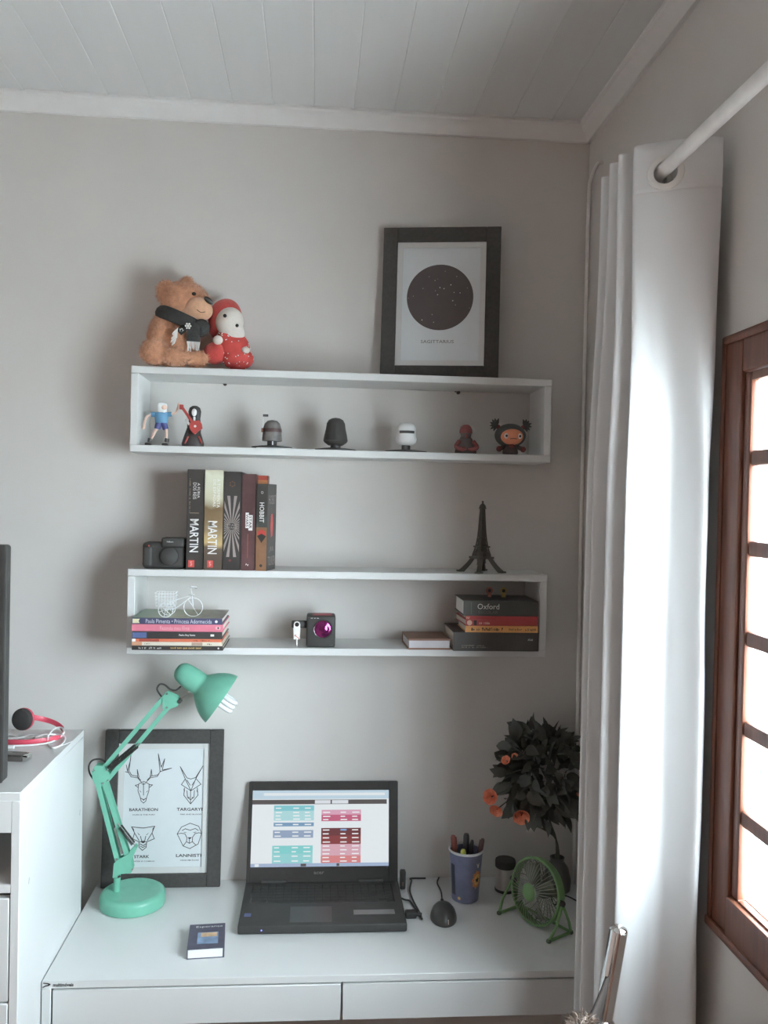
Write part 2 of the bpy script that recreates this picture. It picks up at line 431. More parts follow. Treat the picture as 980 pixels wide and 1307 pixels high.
for j in range(len(zh) - 1):
    for i in range(nF - 1):
        q = (j * nF + i, j * nF + i + 1, (j + 1) * nF + i + 1, (j + 1) * nF + i)
        cx = sum(hb.v[k][0] for k in q) / 4; cz = sum(hb.v[k][2] for k in q) / 4
        if math.hypot(cx - RX, cz - HZ) < .0215: continue
        hb.f.append(q)
ho = obj('header_hem', hb, cm, cur, sharp=80)
ho.modifiers.new('thickness', 'SOLIDIFY').thickness = .0012
# eyelets on each pleat crossing of the rod
cross = []
for i in range(N - 1):
    a, b_ = S1[i], S1[i + 1]
    if (a[0] - RX) * (b_[0] - RX) < 0: cross.append(i)
M_eye = mat('eyelet_plastic', (.78, .775, .75, 1), .3)
for i in cross:
    a, b_ = S1[i], S1[i + 1]
    c = Vector((RX, (a[1] + b_[1]) / 2, HZ)); tdir = Vector((b_[0] - a[0], b_[1] - a[1], 0)).normalized()
    if tdir.x < 0: tdir = -tdir
    if i > 45: tdir = Vector((1, 0, 0))
    Mx = frame_m(c, tdir, (0, 0, 1))                  # local z = t x up points to -y side
    th = .0035 if i <= 45 else .002
    obj('eyelet', MB().lathe([(.0195, -th), (.022, -th - .001), (.0295, -th + .0005), (.031, 0), (.0295, th - .0005), (.022, th + .001), (.0195, th), (.0195, -th)], Mx, 36), M_eye, cur)

# cable in the corner
cab = bez([(XR - .006, -.115, 2.568), (XR - .007, -.085, 2.574), (XR - .008, -.045, 2.556), (XR - .008, -.028, 2.52), (XR - .008, -.026, 2.3), (XR - .008, -.030, 1.8),
           (XR - .008, -.036, 1.4), (XR - .008, -.046, 1.0), (XR - .008, -.046, .6), (XR - .008, -.046, .05)], 8)
single('wall_cable', MB().tube(cab, .0046, 8), mat('cable_cream', (.80, .78, .75, 1), .4), 'thin cream cable clipped down the room corner behind the curtain', 'cable', (XR, -.046, .05))

# ================================================================== shelves
def shelf(zlo, zhi, label):
    x0_, x1_, d, t = -.434, .561, .15, .017
    r = thing('wall_shelf', label, 'shelf', ((x0_ + x1_) / 2, 0, zlo))
    obj('top_panel', MB().box((x0_, -d, zhi - t), (x1_, -.0005, zhi), .001, 1), M_white, r)
    obj('bottom_panel', MB().box((x0_, -d, zlo), (x1_, -.0005, zlo + t), .001, 1), M_white, r)
    obj('side_panel', MB().box((x0_, -d, zlo + t), (x0_ + t, -.0005, zhi - t), .001, 1), M_white, r)
    obj('side_panel', MB().box((x1_ - t, -d, zlo + t), (x1_, -.0005, zhi - t), .001, 1), M_white, r)
    return r
Z1a, Z1b, Z2a, Z2b = 1.8275, 2.0275, 1.3560, 1.5555
s1 = shelf(Z1a, Z1b, 'white box wall shelf holding a row of small figurines')
s2 = shelf(Z2a, Z2b, 'white box wall shelf holding flat book stacks and a toy camera')
for px, py in ((287, 490), (585, 501)):
    c = P(px, py, -.004)
    sc_ = obj('screw', MB().lathe([(0, .005), (.003, .005), (.0045, .003), (.0048, -.004), (0, -.004)], frame_m(c, (1, 0, 0), (0, 0, 1)), 14), mat('screw_dark', (.09, .085, .08, 1), .4, .5), s1)
    obj('screw_hole', MB().lathe([(0, .0002), (.0022, .0002), (.0022, -.004), (0, -.004)], frame_m(c + Vector((-.007, 0, .003)), (1, 0, 0), (0, 0, 1)), 10), M_dark, s1)
F1 = Z1a + .017; F2 = Z2a + .017

# ------------------------------------------------------------------ books
BOOKM = {}
def bmat(name, r, g, b_, k=1.35, **kw):
    return mat('book_' + name, rgb(r, g, b_, k), kw.pop('rough', .42), var=kw.pop('var', .05), **kw)
def book(label, M, L, D, Th, cov, group, pages=None, board=.0018, inset=.003, name='book'):
    """lying flat: length L along x, depth D along y from the spine at y=0, thickness Th along z"""
    r = thing(name, label, name, M=M, group=group)
    c = MB()
    c.box((-L / 2, 0, 0), (L / 2, D, board), .0004, 1); c.box((-L / 2, 0, Th - board), (L / 2, D, Th), .0004, 1)
    c.box((-L / 2, 0, board), (L / 2, board, Th - board))
    obj('cover', c, cov, r, world=False)
    obj('pages', MB().box((-L / 2 + inset, board, board), (L / 2 - inset, D - inset, Th - board)), pages or M_pages, r, world=False)
    return r
def spine_m(x, z):                                   # frame on the spine face (reads along +x)
    return Matrix(((1, 0, 0, x), (0, 0, -1, -.0004), (0, 1, 0, z), (0, 0, 0, 1)))
def on_spine(r, name, mb, m): return obj(name, mb, m, r, world=False)
def srect(r, name, x0_, x1_, z0_, z1_, m):
    return on_spine(r, name, MB().box((x0_, -.0003, z0_), (x1_, .0005, z1_)), m)
def stand_m(px0, px1, ytop, yfront=-.15, base=Z2b, tilt=0):
    xa_ = P(px0, 680, yfront).x; xb_ = P(px1, 680, yfront).x; h = P((px0 + px1) / 2, ytop, yfront).z - base
    M = Matrix.Translation((xa_, yfront, base + h / 2)) @ Matrix.Rotation(tilt, 4, 'Z') @ Matrix.Rotation(rad(90), 4, 'Y')
    return M, h, xb_ - xa_
GB = 'novels standing on the lower shelf top'
M_red = mat('label_red', rgb(205, 62, 52, 1.3), .5); M_gold = mat('print_gold', rgb(150, 135, 110, 1.3), .5)
# 1 black novel
M, h, t = stand_m(238, 259.3, 599)
r = book('black novel with white lettering reading A Furia dos Reis', M, h, .155, t, bmat('black1', 62, 58, 55), GB)
on_spine(r, 'lettering', text_mb('MARTIN', spine_m(h * .16, t * .46), h * 0 + t * .52, h * .33, bold=.012), M_tw)
mb = text_mb('A FÚRIA', spine_m(-h * .29, t * .70), t * .2, h * .15); text_mb('DOS REIS', spine_m(-h * .285, t * .45), t * .2, h * .165, mb=mb)
on_spine(r, 'lettering', mb, M_tw)
on_spine(r, 'lettering', scribble(spine_m(-h * .24, t * .17), h * .34, t * .07, 34, 3), M_gold)
srect(r, 'rule', -h * .068, -h * .062, t * .15, t * .72, M_gold)
e_ = srect(r, 'publisher_mark', h * .405, h * .475, t * .13, t * .50, M_red)
on_spine(r, 'lettering', text_mb('LeYa', spine_m(h * .44, t * .32) @ Matrix.Translation((0, 0, .0004)), h * .02, h * .045), M_tw)
# 2 golden novel
gm = bpy.data.materials.new('book_gold_cover'); gm.use_nodes = True; nt = gm.node_tree; b = nt.nodes['Principled BSDF']; b.inputs['Roughness'].default_value = .45
tc = nt.nodes.new('ShaderNodeTexCoord'); sx = nt.nodes.new('ShaderNodeSeparateXYZ'); nt.links.new(tc.outputs['Object'], sx.inputs[0])
nz = nt.nodes.new('ShaderNodeTexNoise'); nz.inputs['Scale'].default_value = 22; nt.links.new(tc.outputs['Object'], nz.inputs['Vector'])
ma = nt.nodes.new('ShaderNodeMath'); ma.operation = 'MULTIPLY_ADD'; ma.inputs[1].default_value = 4.1; ma.inputs[2].default_value = .5
nt.links.new(sx.outputs['X'], ma.inputs[0])
mb_ = nt.nodes.new('ShaderNodeMath'); mb_.operation = 'MULTIPLY_ADD'; mb_.inputs[1].default_value = .16; nt.links.new(nz.outputs['Fac'], mb_.inputs[0]); nt.links.new(ma.outputs[0], mb_.inputs[2])
cr = nt.nodes.new('ShaderNodeValToRGB'); nt.links.new(mb_.outputs[0], cr.inputs[0]); nt.links.new(cr.outputs[0], b.inputs['Base Color'])
cr.color_ramp.elements[0].position = .06; cr.color_ramp.elements[0].color = rgb(150, 125, 85, 1.3)
cr.color_ramp.elements[1].position = 1.0; cr.color_ramp.elements[1].color = rgb(88, 76, 66, 1.3)
for pos, c in ((.16, (205, 205, 180)), (.36, (190, 185, 155)), (.46, (120, 95, 62)), (.66, (140, 118, 84)), (.80, (196, 165, 105)), (.86, (100, 82, 66))):
    el = cr.color_ramp.elements.new(pos); el.color = rgb(*c, 1.3)
M, h, t = stand_m(260.3, 284, 600)
r = book('gold and brown novel with white lettering, thick spine', M, h, .155, t, gm, GB)
on_spine(r, 'lettering', text_mb('MARTIN', spine_m(h * .175, t * .46), t * .50, h * .33, bold=.012), M_tw)
mb = text_mb('A TORMENTA', spine_m(-h * .27, t * .74), t * .17, h * .29); text_mb('DE ESPADAS', spine_m(-h * .27, t * .53), t * .15, h * .27, mb=mb)
on_spine(r, 'lettering', mb, M_tw)
srect(r, 'publisher_mark', h * .405, h * .475, t * .20, t * .52, M_red)
on_spine(r, 'lettering', text_mb('LeYa', spine_m(h * .44, t * .36) @ Matrix.Translation((0, 0, .0004)), h * .02, h * .045), M_tw)
# 3 black book with rays
M, h, t = stand_m(284.8, 307.5, 602)
r = book('black hardback with silver sunburst rays on its spine', M, h, .155, t, bmat('black3', 60, 56, 54), GB)
M_sil = mat('print_silver', rgb(158, 146, 140, 1.2), .5)
zc = t * .47; xcn = h * .055
for k in range(28):
    a = 2 * math.pi * (k + .5) / 28
    pts = []
    def clip(a_, rmax):
        cx_, cz_ = math.cos(a_), math.sin(a_)
        lim = min(h * .31 / max(abs(cx_), 1e-6), (t * .43) / max(abs(cz_), 1e-6)); return min(lim, rmax)
    r1 = .008
    l0 = clip(a - .05, 1); l1 = clip(a + .05, 1)
    if min(l0, l1) < r1 * 1.15: continue
    q = [(r1 * math.cos(a - .07), r1 * math.sin(a - .07)), (l0 * math.cos(a - .05), l0 * math.sin(a - .05)), (l1 * math.cos(a + .05), l1 * math.sin(a + .05)), (r1 * math.cos(a + .07), r1 * math.sin(a + .07))]
    on_spine(r, 'ray', MB().add([(u, w_, 0) for u, w_ in q], [(0, 1, 2, 3)], spine_m(xcn, zc)), M_sil)
Mt = Matrix.Translation((0, 0, 0)) @ spine_m(xcn, zc) @ Matrix.Rotation(rad(90), 4, 'Z')
mb = text_mb('STAR', Mt @ Matrix.Translation((0, .003, .0002)), .0045, t * .60, bold=.01); text_mb('WARS', Mt @ Matrix.Translation((0, -.003, .0002)), .0045, t * .60, bold=.01, mb=mb)
on_spine(r, 'lettering', mb, M_sil)
em = MB()
for k in range(6):
    a0 = k * math.pi / 3
    em.add([(.0075 * math.cos(a0 + d_) * s_, .0075 * math.sin(a0 + d_) * s_, 0) for d_, s_ in ((-.35, 1), (.35, 1), (.3, .55), (-.3, .55))], [(0, 1, 2, 3)], spine_m(-h * .375, t * .47))
on_spine(r, 'emblem', em, mat('print_bronze', rgb(112, 82, 62, 1.2), .5))
on_spine(r, 'publisher_mark', MB().lathe([(0, 0), (.003, 0), (.003, .0002), (0, .0002)], spine_m(h * .40, t * .4), 12), mat('print_dimred', rgb(128, 62, 56, 1.2), .5))
# 4 dark red book
M, h, t = stand_m(308, 325.6, 605)
r = book('dark wine red paperback with white title block', M, h, .15, t, bmat('wine', 88, 58, 58, var=.25, scale=18), GB)
bl = on_spine(r, 'title_block', MB().box((-h * .10, -.0003, t * .28), (h * .06, .0005, t * .52), .0002, 1).box((-h * .075, -.0003, t * .50), (h * .085, .0005, t * .80), .0002, 1), M_tw)
mb = text_mb('STAR', spine_m(-h * .0, t * .64) @ Matrix.Translation((0, 0, .0004)), t * .2, h * .13, bold=.01); text_mb('WARS', spine_m(-h * .02, t * .40) @ Matrix.Translation((0, 0, .0004)), t * .18, h * .13, bold=.01, mb=mb)
on_spine(r, 'lettering', mb, mat('book_wine_ink', rgb(88, 58, 58, 1.3), .5))
srect(r, 'rule', h * .12, h * .37, t * .44, t * .50, mat('print_rust', rgb(150, 80, 58, 1.2), .5))
on_spine(r, 'publisher_mark', text_mb('N', spine_m(h * .44, t * .45) @ Matrix.Rotation(rad(90), 4, 'Z') @ Matrix.Rotation(rad(-20), 4, 'Z'), .004, .006, bold=.02), M_tw)
# 5 tall orange-topped book behind
M, h, t = stand_m(326, 340.5, 607, yfront=-.074)
r = book('orange and black topped book standing behind the shorter novel', M, h, .07, t, bmat('rust', 120, 66, 48, var=.2), GB)
srect(r, 'cover_panel', -h * .5, -h * .452, t * .05, t * .95, mat('book_red_patch', rgb(196, 72, 48, 1.2), .5))
srect(r, 'cover_panel', -h * .452, -h * .40, t * .02, t * .98, mat('book_orange_patch', rgb(214, 130, 70, 1.2), .5))
# 6 novel turned to show its cover
M, h, t = stand_m(326.5, 341.5, 617.5, yfront=-.151, tilt=rad(-14))
r = book('dark novel with brown lower spine, turned so its cover shows', M, h, .07, t, bmat('darkgrn', 66, 64, 61), GB)
srect(r, 'cover_panel', h * .0, h * .5, t * .03, t * .97, mat('book_tan', rgb(146, 104, 72, 1.25), .5, var=.12))
srect(r, 'cover_panel', -h * .12, h * .0, t * .03, t * .97, mat('book_teal', rgb(74, 80, 76, 1.2), .5, var=.12))
sun = MB().lathe([(0, .0005), (t * .36, .0005), (t * .36, .0002), (0, .0002)], spine_m(h * .075, t * .52), 20)
on_spine(r, 'sun_emblem', sun, M_red)
on_spine(r, 'hill_emblem', MB().add([(-.004, -t * .40, .0007), (-.010, 0, .0007), (-.004, t * .40, .0007), (.004, t * .2, .0007), (.012, 0, .0007), (.004, -t * .2, .0007)], [(0, 1, 2, 3, 4, 5)], spine_m(h * .12, t * .52)), M_ink)
on_spine(r, 'lettering', text_mb('HOBBIT', spine_m(-h * .17, t * .5), t * .42, h * .23, bold=.015), M_tw)
on_spine(r, 'lettering', text_mb('O', spine_m(-h * .40, t * .5), t * .22), M_tw)
on_spine(r, 'publisher_mark', MB().lathe([(0, .0005), (t * .13, .0005), (t * .13, .0002), (0, .0002)], spine_m(h * .44, t * .5), 10), M_ink)
def cover_m(x, y_):                                  # on the top board (faces +x when the book stands)
    return Matrix(((1, 0, 0, x), (0, 1, 0, y_), (0, 0, 1, t + .0004), (0, 0, 0, 1)))
Rc = Matrix.Rotation(rad(-90), 4, 'Z')
obj('cover_lettering', text_mb('HOBBIT', cover_m(-h * .32, .036) @ Matrix.Rotation(rad(90), 4, 'Z'), .022, .055), M_sil, r, world=False)
mb = text_mb('J.R.R.', cover_m(h * .26, .036) @ Matrix.Rotation(rad(90), 4, 'Z'), .014, .035); text_mb('TOLKIEN', cover_m(h * .39, .036) @ Matrix.Rotation(rad(90), 4, 'Z'), .022, .058, mb=mb)
obj('cover_lettering', mb, M_sil, r, world=False)
obj('cover_emblem', MB().add([(-.03, .028, 0), (.0, .024, 0), (.025, .03, 0), (.02, .042, 0), (-.01, .044, 0), (-.032, .04, 0)], [(0, 1, 2, 3, 4, 5)], cover_m(0, 0)), M_red, r, world=False)

# flat stack on the left of the lower shelf
GL = 'books lying in the stack under the wire cart'
def flat(px0, px1, py0, py1, label, cov, group, D=.16, yf=-.19, zb=None, rot=0, pages=None, name='book'):
    a = P(px0, (py0 + py1) / 2, yf); b_ = P(px1, (py0 + py1) / 2, yf)
    zt = P((px0 + px1) / 2, py0, yf).z; zl = zb if zb is not None else P((px0 + px1) / 2, py1, yf).z
    M = Matrix.Translation(((a.x + b_.x) / 2, yf, zl)) @ Matrix.Rotation(rot, 4, 'Z')
    return book(label, M, b_.x - a.x, D, zt - zl, cov, group, pages, name=name), b_.x - a.x, zt - zl, zt
b6, L, t, z = flat(168, 284.5, 824.3, 831, 'thin black book with yellow title at the bottom of its stack', bmat('black6', 62, 58, 56), GL, zb=F2)
on_spine(b6, 'lettering', scribble(spine_m(-L * .30, t * .5), L * .25, t * .42, 20, 5), M_tw)
on_spine(b6, 'lettering', text_mb('você tem que ouvir isso!', spine_m(L * .09, t * .5), t * .55, L * .34, bold=.02), mat('print_yellow', rgb(214, 176, 92, 1.3), .5))
on_spine(b6, 'publisher_mark', MB().lathe([(0, 0), (.002, 0), (.002, .0003), (0, .0003)], spine_m(L * .45, t * .5), 10), M_tw)
b5, L, t, z = flat(168.3, 283.5, 819.4, 824.3, 'thin cream paperback below the orange one in the stack', bmat('cream', 206, 196, 178), GL, zb=z, D=.155)
on_spine(b5, 'lettering', scribble(spine_m(-L * .33, t * .5), L * .06, t * .35, 8, 6), M_ink)
srect(b5, 'cover_panel', L * .16, L * .28, t * .1, t * .9, mat('book_beige', rgb(176, 150, 130, 1.2), .5))
on_spine(b5, 'lettering', scribble(spine_m(L * .36, t * .5), L * .05, t * .5, 6, 8), M_ink)
srect(b5, 'cover_panel', -L * .5, -L * .39, t * .05, t * .95, mat('book_apricot', rgb(206, 150, 110, 1.2), .5))
b4, L, t, z = flat(168.3, 283, 815.5, 819.4, 'thin orange paperback in the flat stack', bmat('orange', 214, 108, 70), GL, zb=z, D=.155)
srect(b4, 'cover_panel', -L * .5, -L * .46, t * .05, t * .95, M_tw)
srect(b4, 'cover_panel', -L * .42, -L * .2, t * .1, t * .9, mat('book_brick', rgb(176, 70, 52, 1.2), .5))
on_spine(b4, 'lettering', scribble(spine_m(L * .28, t * .5), L * .2, t * .5, 14, 9), mat('book_brick', None))
b3, L, t, z = flat(168.5, 283.5, 806.2, 815.5, 'black book with a blue block on its spine', bmat('black33', 60, 58, 57), GL, zb=z, D=.155)
srect(b3, 'cover_panel', -L * .495, -L * .34, t * .1, t * .86, mat('book_blue', rgb(86, 104, 152, 1.25), .5))
on_spine(b3, 'lettering', text_mb('Pedro Roy Netto', spine_m(L * .11, t * .5), t * .3, L * .18, bold=.02), M_tw)
srect(b3, 'publisher_mark', L * .37, L * .41, t * .38, t * .66, M_tw)
b2, L, t, z = flat(168, 284.5, 797, 806.2, 'pink paperback under the navy one', bmat('pink', 214, 112, 134), GL, zb=z, D=.155)
on_spine(b2, 'lettering', text_mb('Fazendo meu filme', spine_m(-L * .03, t * .5), t * .5, L * .32), mat('print_palepink', rgb(226, 168, 178, 1.3), .5))
srect(b2, 'publisher_mark', L * .42, L * .47, t * .35, t * .72, mat('print_palepink', None))
on_spine(b2, 'publisher_mark', MB().lathe([(0, 0), (.0022, 0), (.0022, .0003), (0, .0003)], spine_m(L * .448, t * .55), 10), M_ink)
b1, L, t, z = flat(168, 283.5, 789, 797, 'navy book with green and brown cover on top of its stack', bmat('navy', 74, 74, 104), GL, zb=z, D=.155)
on_spine(b1, 'lettering', text_mb('Paula Pimenta • Princesa Adormecida', spine_m(L * .02, t * .5), t * .66, L * .73), mat('print_lilac', rgb(196, 200, 214, 1.3), .5))
on_spine(b1, 'ribbon_mark', MB().add([(-L * .49, t * .15, 0), (-L * .41, t * .15, 0), (-L * .425, t * .5, 0), (-L * .41, t * .85, 0), (-L * .49, t * .85, 0)], [(0, 1, 2, 3, 4)], spine_m(0, 0)), mat('print_cream', rgb(214, 206, 164, 1.3), .5))
on_spine(b1, 'publisher_mark', MB().lathe([(0, 0), (.0032, 0), (.0032, .0003), (0, .0003)], spine_m(L * .435, t * .5), 16), M_tw)
gcv = bpy.data.materials.new('book_garden_cover'); gcv.use_nodes = True; nt = gcv.node_tree; b = nt.nodes['Principled BSDF']; b.inputs['Roughness'].default_value = .35
tc = nt.nodes.new('ShaderNodeTexCoord'); sx = nt.nodes.new('ShaderNodeSeparateXYZ'); nt.links.new(tc.outputs['Object'], sx.inputs[0])
nz = nt.nodes.new('ShaderNodeTexNoise'); nz.inputs['Scale'].default_value = 60; nz.inputs['Detail'].default_value = 6; nt.links.new(tc.outputs['Object'], nz.inputs['Vector'])
ma = nt.nodes.new('ShaderNodeMath'); ma.operation = 'MULTIPLY_ADD'; ma.inputs[1].default_value = 3.0; ma.inputs[2].default_value = .25; nt.links.new(sx.outputs['X'], ma.inputs[0])
mb_ = nt.nodes.new('ShaderNodeMath'); mb_.operation = 'MULTIPLY_ADD'; mb_.inputs[1].default_value = .5; nt.links.new(nz.outputs['Fac'], mb_.inputs[0]); nt.links.new(ma.outputs[0], mb_.inputs[2])
cr = nt.nodes.new('ShaderNodeValToRGB'); nt.links.new(mb_.outputs[0], cr.inputs[0]); nt.links.new(cr.outputs[0], b.inputs['Base Color'])
cr.color_ramp.elements[0].position = .2; cr.color_ramp.elements[0].color = rgb(120, 150, 128, 1.3)
cr.color_ramp.elements[1].position = .85; cr.color_ramp.elements[1].color = rgb(88, 72, 60, 1.3)
el = cr.color_ramp.elements.new(.5); el.color = rgb(150, 148, 112, 1.3)
obj('cover_art', MB().box((-L / 2 + .0005, .001, t - .0002), (L / 2 - .0005, .1545, t + .0004)), gcv, b1, world=False)
ZL = z

# stack on the right of the lower shelf
GR = 'books lying in the stack with the dictionary'
bA, L, t, z = flat(578.5, 687.5, 807.3, 830, 'thick black book at the bottom under the yellow one', bmat('black8', 70, 66, 63), GR, D=.155, zb=F2, yf=-.168)
on_spine(bA, 'lettering', scribble(spine_m(-L * .25, t * .20), L * .30, t * .07, 30, 11, scribble(spine_m(-L * .27, t * .30), L * .26, t * .07, 26, 12)), M_sil)
on_spine(bA, 'publisher_mark', text_mb('ATLAS', spine_m(L * .40, t * .62), t * .1, L * .06, bold=.02), M_tw)
bB, L, t, z = flat(594, 686.5, 799, 807.3, 'yellow paperback in the stack beside the brown notebook', bmat('yellow', 222, 158, 74), GR, D=.12, zb=z, yf=-.168)
on_spine(bB, 'lettering', scribble(spine_m(-L * .2, t * .5), L * .44, t * .5, 18, 13), M_ink)
on_spine(bB, 'lettering', scribble(spine_m(L * .18, t * .5), L * .2, t * .36, 12, 14), mat('print_brown', rgb(150, 96, 52, 1.2), .5))
on_spine(bB, 'lettering', scribble(spine_m(L * .40, t * .5), L * .15, t * .45, 9, 15), M_ink)
bC, L, t, z = flat(594, 686.5, 791, 799, 'red book with a round picture at one end of its spine', bmat('red', 178, 60, 58), GR, D=.12, zb=z, yf=-.167, rot=rad(3))
on_spine(bC, 'round_picture', MB().lathe([(0, .0003), (t * .42, .0003), (t * .42, 0), (0, 0)], spine_m(-L * .45, t * .5), 16), mat('book_blush', rgb(222, 178, 158, 1.3), .5))
srect(bC, 'cover_panel', -L * .39, -L * .35, t * .1, t * .9, M_ink)
on_spine(bC, 'lettering', scribble(spine_m(-L * .24, t * .45), L * .15, t * .4, 7, 16), mat('book_blush', None))
bD, L, t, z = flat(594, 686.5, 786.3, 791, 'thin red paperback directly beneath the dictionary', bmat('red2', 186, 58, 58), GR, D=.12, zb=z, yf=-.168)
on_spine(bD, 'lettering', scribble(spine_m(-L * .46, t * .5), L * .05, t * .6, 3, 17), mat('book_blush', None))
bE, L, t, z = flat(591.5, 687, 767, 786.3, 'dark dictionary lettered Oxford on top of its stack', bmat('dict', 74, 76, 72), GR, D=.13, zb=z, yf=-.17, pages=M_pagesw)
on_spine(bE, 'lettering', text_mb('Oxford', spine_m(-L * .17, t * .62), t * .36, L * .29), M_tw)
on_spine(bE, 'lettering', text_mb('ESCOLAR', spine_m(-L * .17, t * .25), t * .2, L * .26), mat('print_grey', rgb(120, 116, 110, 1.2), .5))
srect(bE, 'rule', -L * .40, -L * .392, t * .1, t * .9, mat('print_olive', rgb(110, 112, 74, 1.2), .5))
ZR = z
for px, c1, lab in ((624.5, (150, 84, 66), 'small reddish round badge on a stub standing on the dictionary'), (642.5, (178, 152, 76), 'small yellow round badge on a stub standing on the dictionary')):
    yb_ = -.09; xq = P(px, 757, yb_).x
    r = thing('badge', lab, 'badge', (xq, yb_, ZR))
    mm = mat('badge_' + str(int(px)), rgb(*c1, 1.6), .5)
    obj('stub', MB().box((xq - .005, yb_ - .003, ZR), (xq + .005, yb_ + .003, ZR + .008), .001, 1), mm, r)
    cc = Vector((xq, yb_, ZR + .016))
    obj('ring', MB().lathe([(.0045, -.002), (.0085, -.002), (.009, 0), (.0085, .002), (.0045, .002), (.0045, -.002)], frame_m(cc, (1, 0, 0), (0, 0, 1)), 20), mm, r)
    obj('centre', MB().lathe([(0, .001), (.0045, .001), (.0045, -.001), (0, -.001)], frame_m(cc, (1, 0, 0), (0, 0, 1)), 14), M_black, r)

# brown notebook, its page side to the front
a = P(519, 822, -.156); b_ = P(573, 822, -.156); zt = P(546, 815.5, -.156).z
nb = book('brown soft-covered notebook lying beside the right book stack', Matrix.Translation(((a.x + b_.x) / 2, -.04, F2)) @ Matrix.Rotation(rad(182), 4, 'Z'),
          b_.x - a.x, .116, zt - F2, mat('notebook_brown', rgb(128, 94, 76, 1.5), .6, var=.12), None, mat('page_lilac', (.62, .61, .64, 1), .8), .0042, .002, 'notebook')

# ------------------------------------------------------------------ wire cart bicycle figurine
wy = -.165
wc = P(212, 785, wy)
r = thing('wire_tricycle', 'white wire tricycle ornament with a basket on the navy book', 'ornament', (wc.x, wy, ZL))
M_wire = mat('white_wire', (.82, .84, .85, 1), .4)
def wheel(cx, cy_, cz, R, ns, rot=0):
    ring = [(cx + R * math.cos(a), cy_, cz + R * math.sin(a)) for a in [2 * math.pi * k / 28 for k in range(28)]]
    mb = MB().tube(ring, .0009, 6, closed=True)
    for k in range(ns):
        a = math.pi * k / ns + rot
        mb.tube([(cx - R * math.cos(a), cy_, cz - R * math.sin(a)), (cx + R * math.cos(a), cy_, cz + R * math.sin(a))], .0007, 5)
    return mb
Rs = .0165; Rb = .0215
xsm = P(213, 780, wy).x; xbg = P(246.5, 772, wy).x
for dy in (-.018, .018):
    obj('small_wheel', wheel(xsm, wy + dy, ZL + Rs + .001, Rs, 3, .3), M_wire, r)
obj('big_wheel', wheel(xbg, wy, ZL + Rb + .001, Rb, 1, -1.0), M_wire, r)
fm = MB()
hx = xbg + .0; top = ZL + .068
fm.tube([(xsm, wy - .018, ZL + Rs), (xsm, wy + .018, ZL + Rs)], .001, 6)
fm.tube(bez([(xsm, wy, ZL + Rs), (xsm + .02, wy, ZL + .02), (xbg - .006, wy, ZL + .046)], 5), .001, 6)
fm.tube(bez([(xbg, wy, ZL + Rb), (xbg - .003, wy, ZL + .05), (hx - .006, wy, top)], 5), .001, 6)
fm.tube([(xsm + .004, wy, ZL + .034), (xbg - .004, wy, ZL + .05)], .001, 6)
obj('frame', fm, M_wire, r)
obj('handlebar', MB().tube(bez([(hx + .006, wy - .012, top), (hx - .006, wy - .006, top + .002), (hx - .006, wy + .006, top + .002), (hx + .006, wy + .012, top)], 5), .0011, 6), M_wire, r)
obj('grip', MB().tube([(hx + .0045, wy - .012, top), (hx + .011, wy - .0125, top)], .0016, 8), M_steel, r)
obj('saddle', MB().ball((xbg - .004, wy, ZL + .051), (.008, .004, .002)), mat('saddle_grey', (.55, .55, .55, 1), .5), r)
bk = MB(); bx0, bx1, bz0, bz1 = xsm - .022, xsm + .018, ZL + .026, ZL + .056
for kz in range(5):
    z_ = bz0 + (bz1 - bz0) * kz / 4; g = .003 * kz / 4
    bk.tube([(bx0 - g, wy - .018 - g, z_), (bx1 + g, wy - .018 - g, z_), (bx1 + g, wy + .018 + g, z_), (bx0 - g, wy + .018 + g, z_)], .0008, 5, closed=True)
for kx in range(7):
    x_ = bx0 + (bx1 - bx0) * kx / 6
    bk.tube([(x_, wy - .0215, bz1), (x_, wy - .018, bz0), (x_, wy + .018, bz0), (x_, wy + .0215, bz1)], .0007, 5)
obj('basket', bk, M_wire, r)

# ------------------------------------------------------------------ toy camera with purple lens
c0 = P(409, 822, -.10)
yc = -.115
xa_ = P(391, 803, yc - .02).x; xb_ = P(428, 803, yc - .02).x; zt = P(409, 786, yc - .02).z
r = thing('toy_camera', 'small black cube camera with shiny purple lens and white side lever', 'camera', ((xa_ + xb_) / 2, yc, F2))
obj('body', MB().box((xa_, yc - .02, F2), (xb_, yc + .035, zt), .005, 3), M_black, r)
lc = P(412, 803, yc - .0205)
pm_ = mat('purple_lens', rgb(150, 40, 120, 1.2), .12, .75, var=.5, scale=60)
obj('lens', MB().lathe([(0, .006), (.007, .0052), (.013, .003), (.0185, 0), (.0205, 0), (.021, -.002), (0, -.002)], frame_m(lc, (1, 0, 0), (0, 0, 1)), 36), pm_, r)
obj('lens_ring', MB().lathe([(.0205, .001), (.0222, .0015), (.023, 0), (.0222, -.002), (.0205, -.002)], frame_m(lc, (1, 0, 0), (0, 0, 1)), 36), M_blackgl, r)
obj('lettering', scribble(frame_m(P(402, 789, yc - .0205), (1, 0, 0), (0, 0, 1)), .020, .0022, 10, 21), M_tw, r)
obj('top_strip', MB().box((xa_ + .014, yc - .012, zt - .001), (xb_ - .008, yc + .02, zt + .002), .001, 1), mat('strip_red', rgb(150, 62, 72, 1.3), .5), r)
p1 = P(372, 797, yc - .006); p2 = P(393, 797, yc - .006)
obj('side_arm', MB().box((p1.x, yc - .008, p1.z - .0085), (p2.x, yc + .006, p1.z + .0085), .003, 2), M_black, r)
l0 = P(379, 797, yc - .0095); l1 = P(378, 817, yc - .0095)
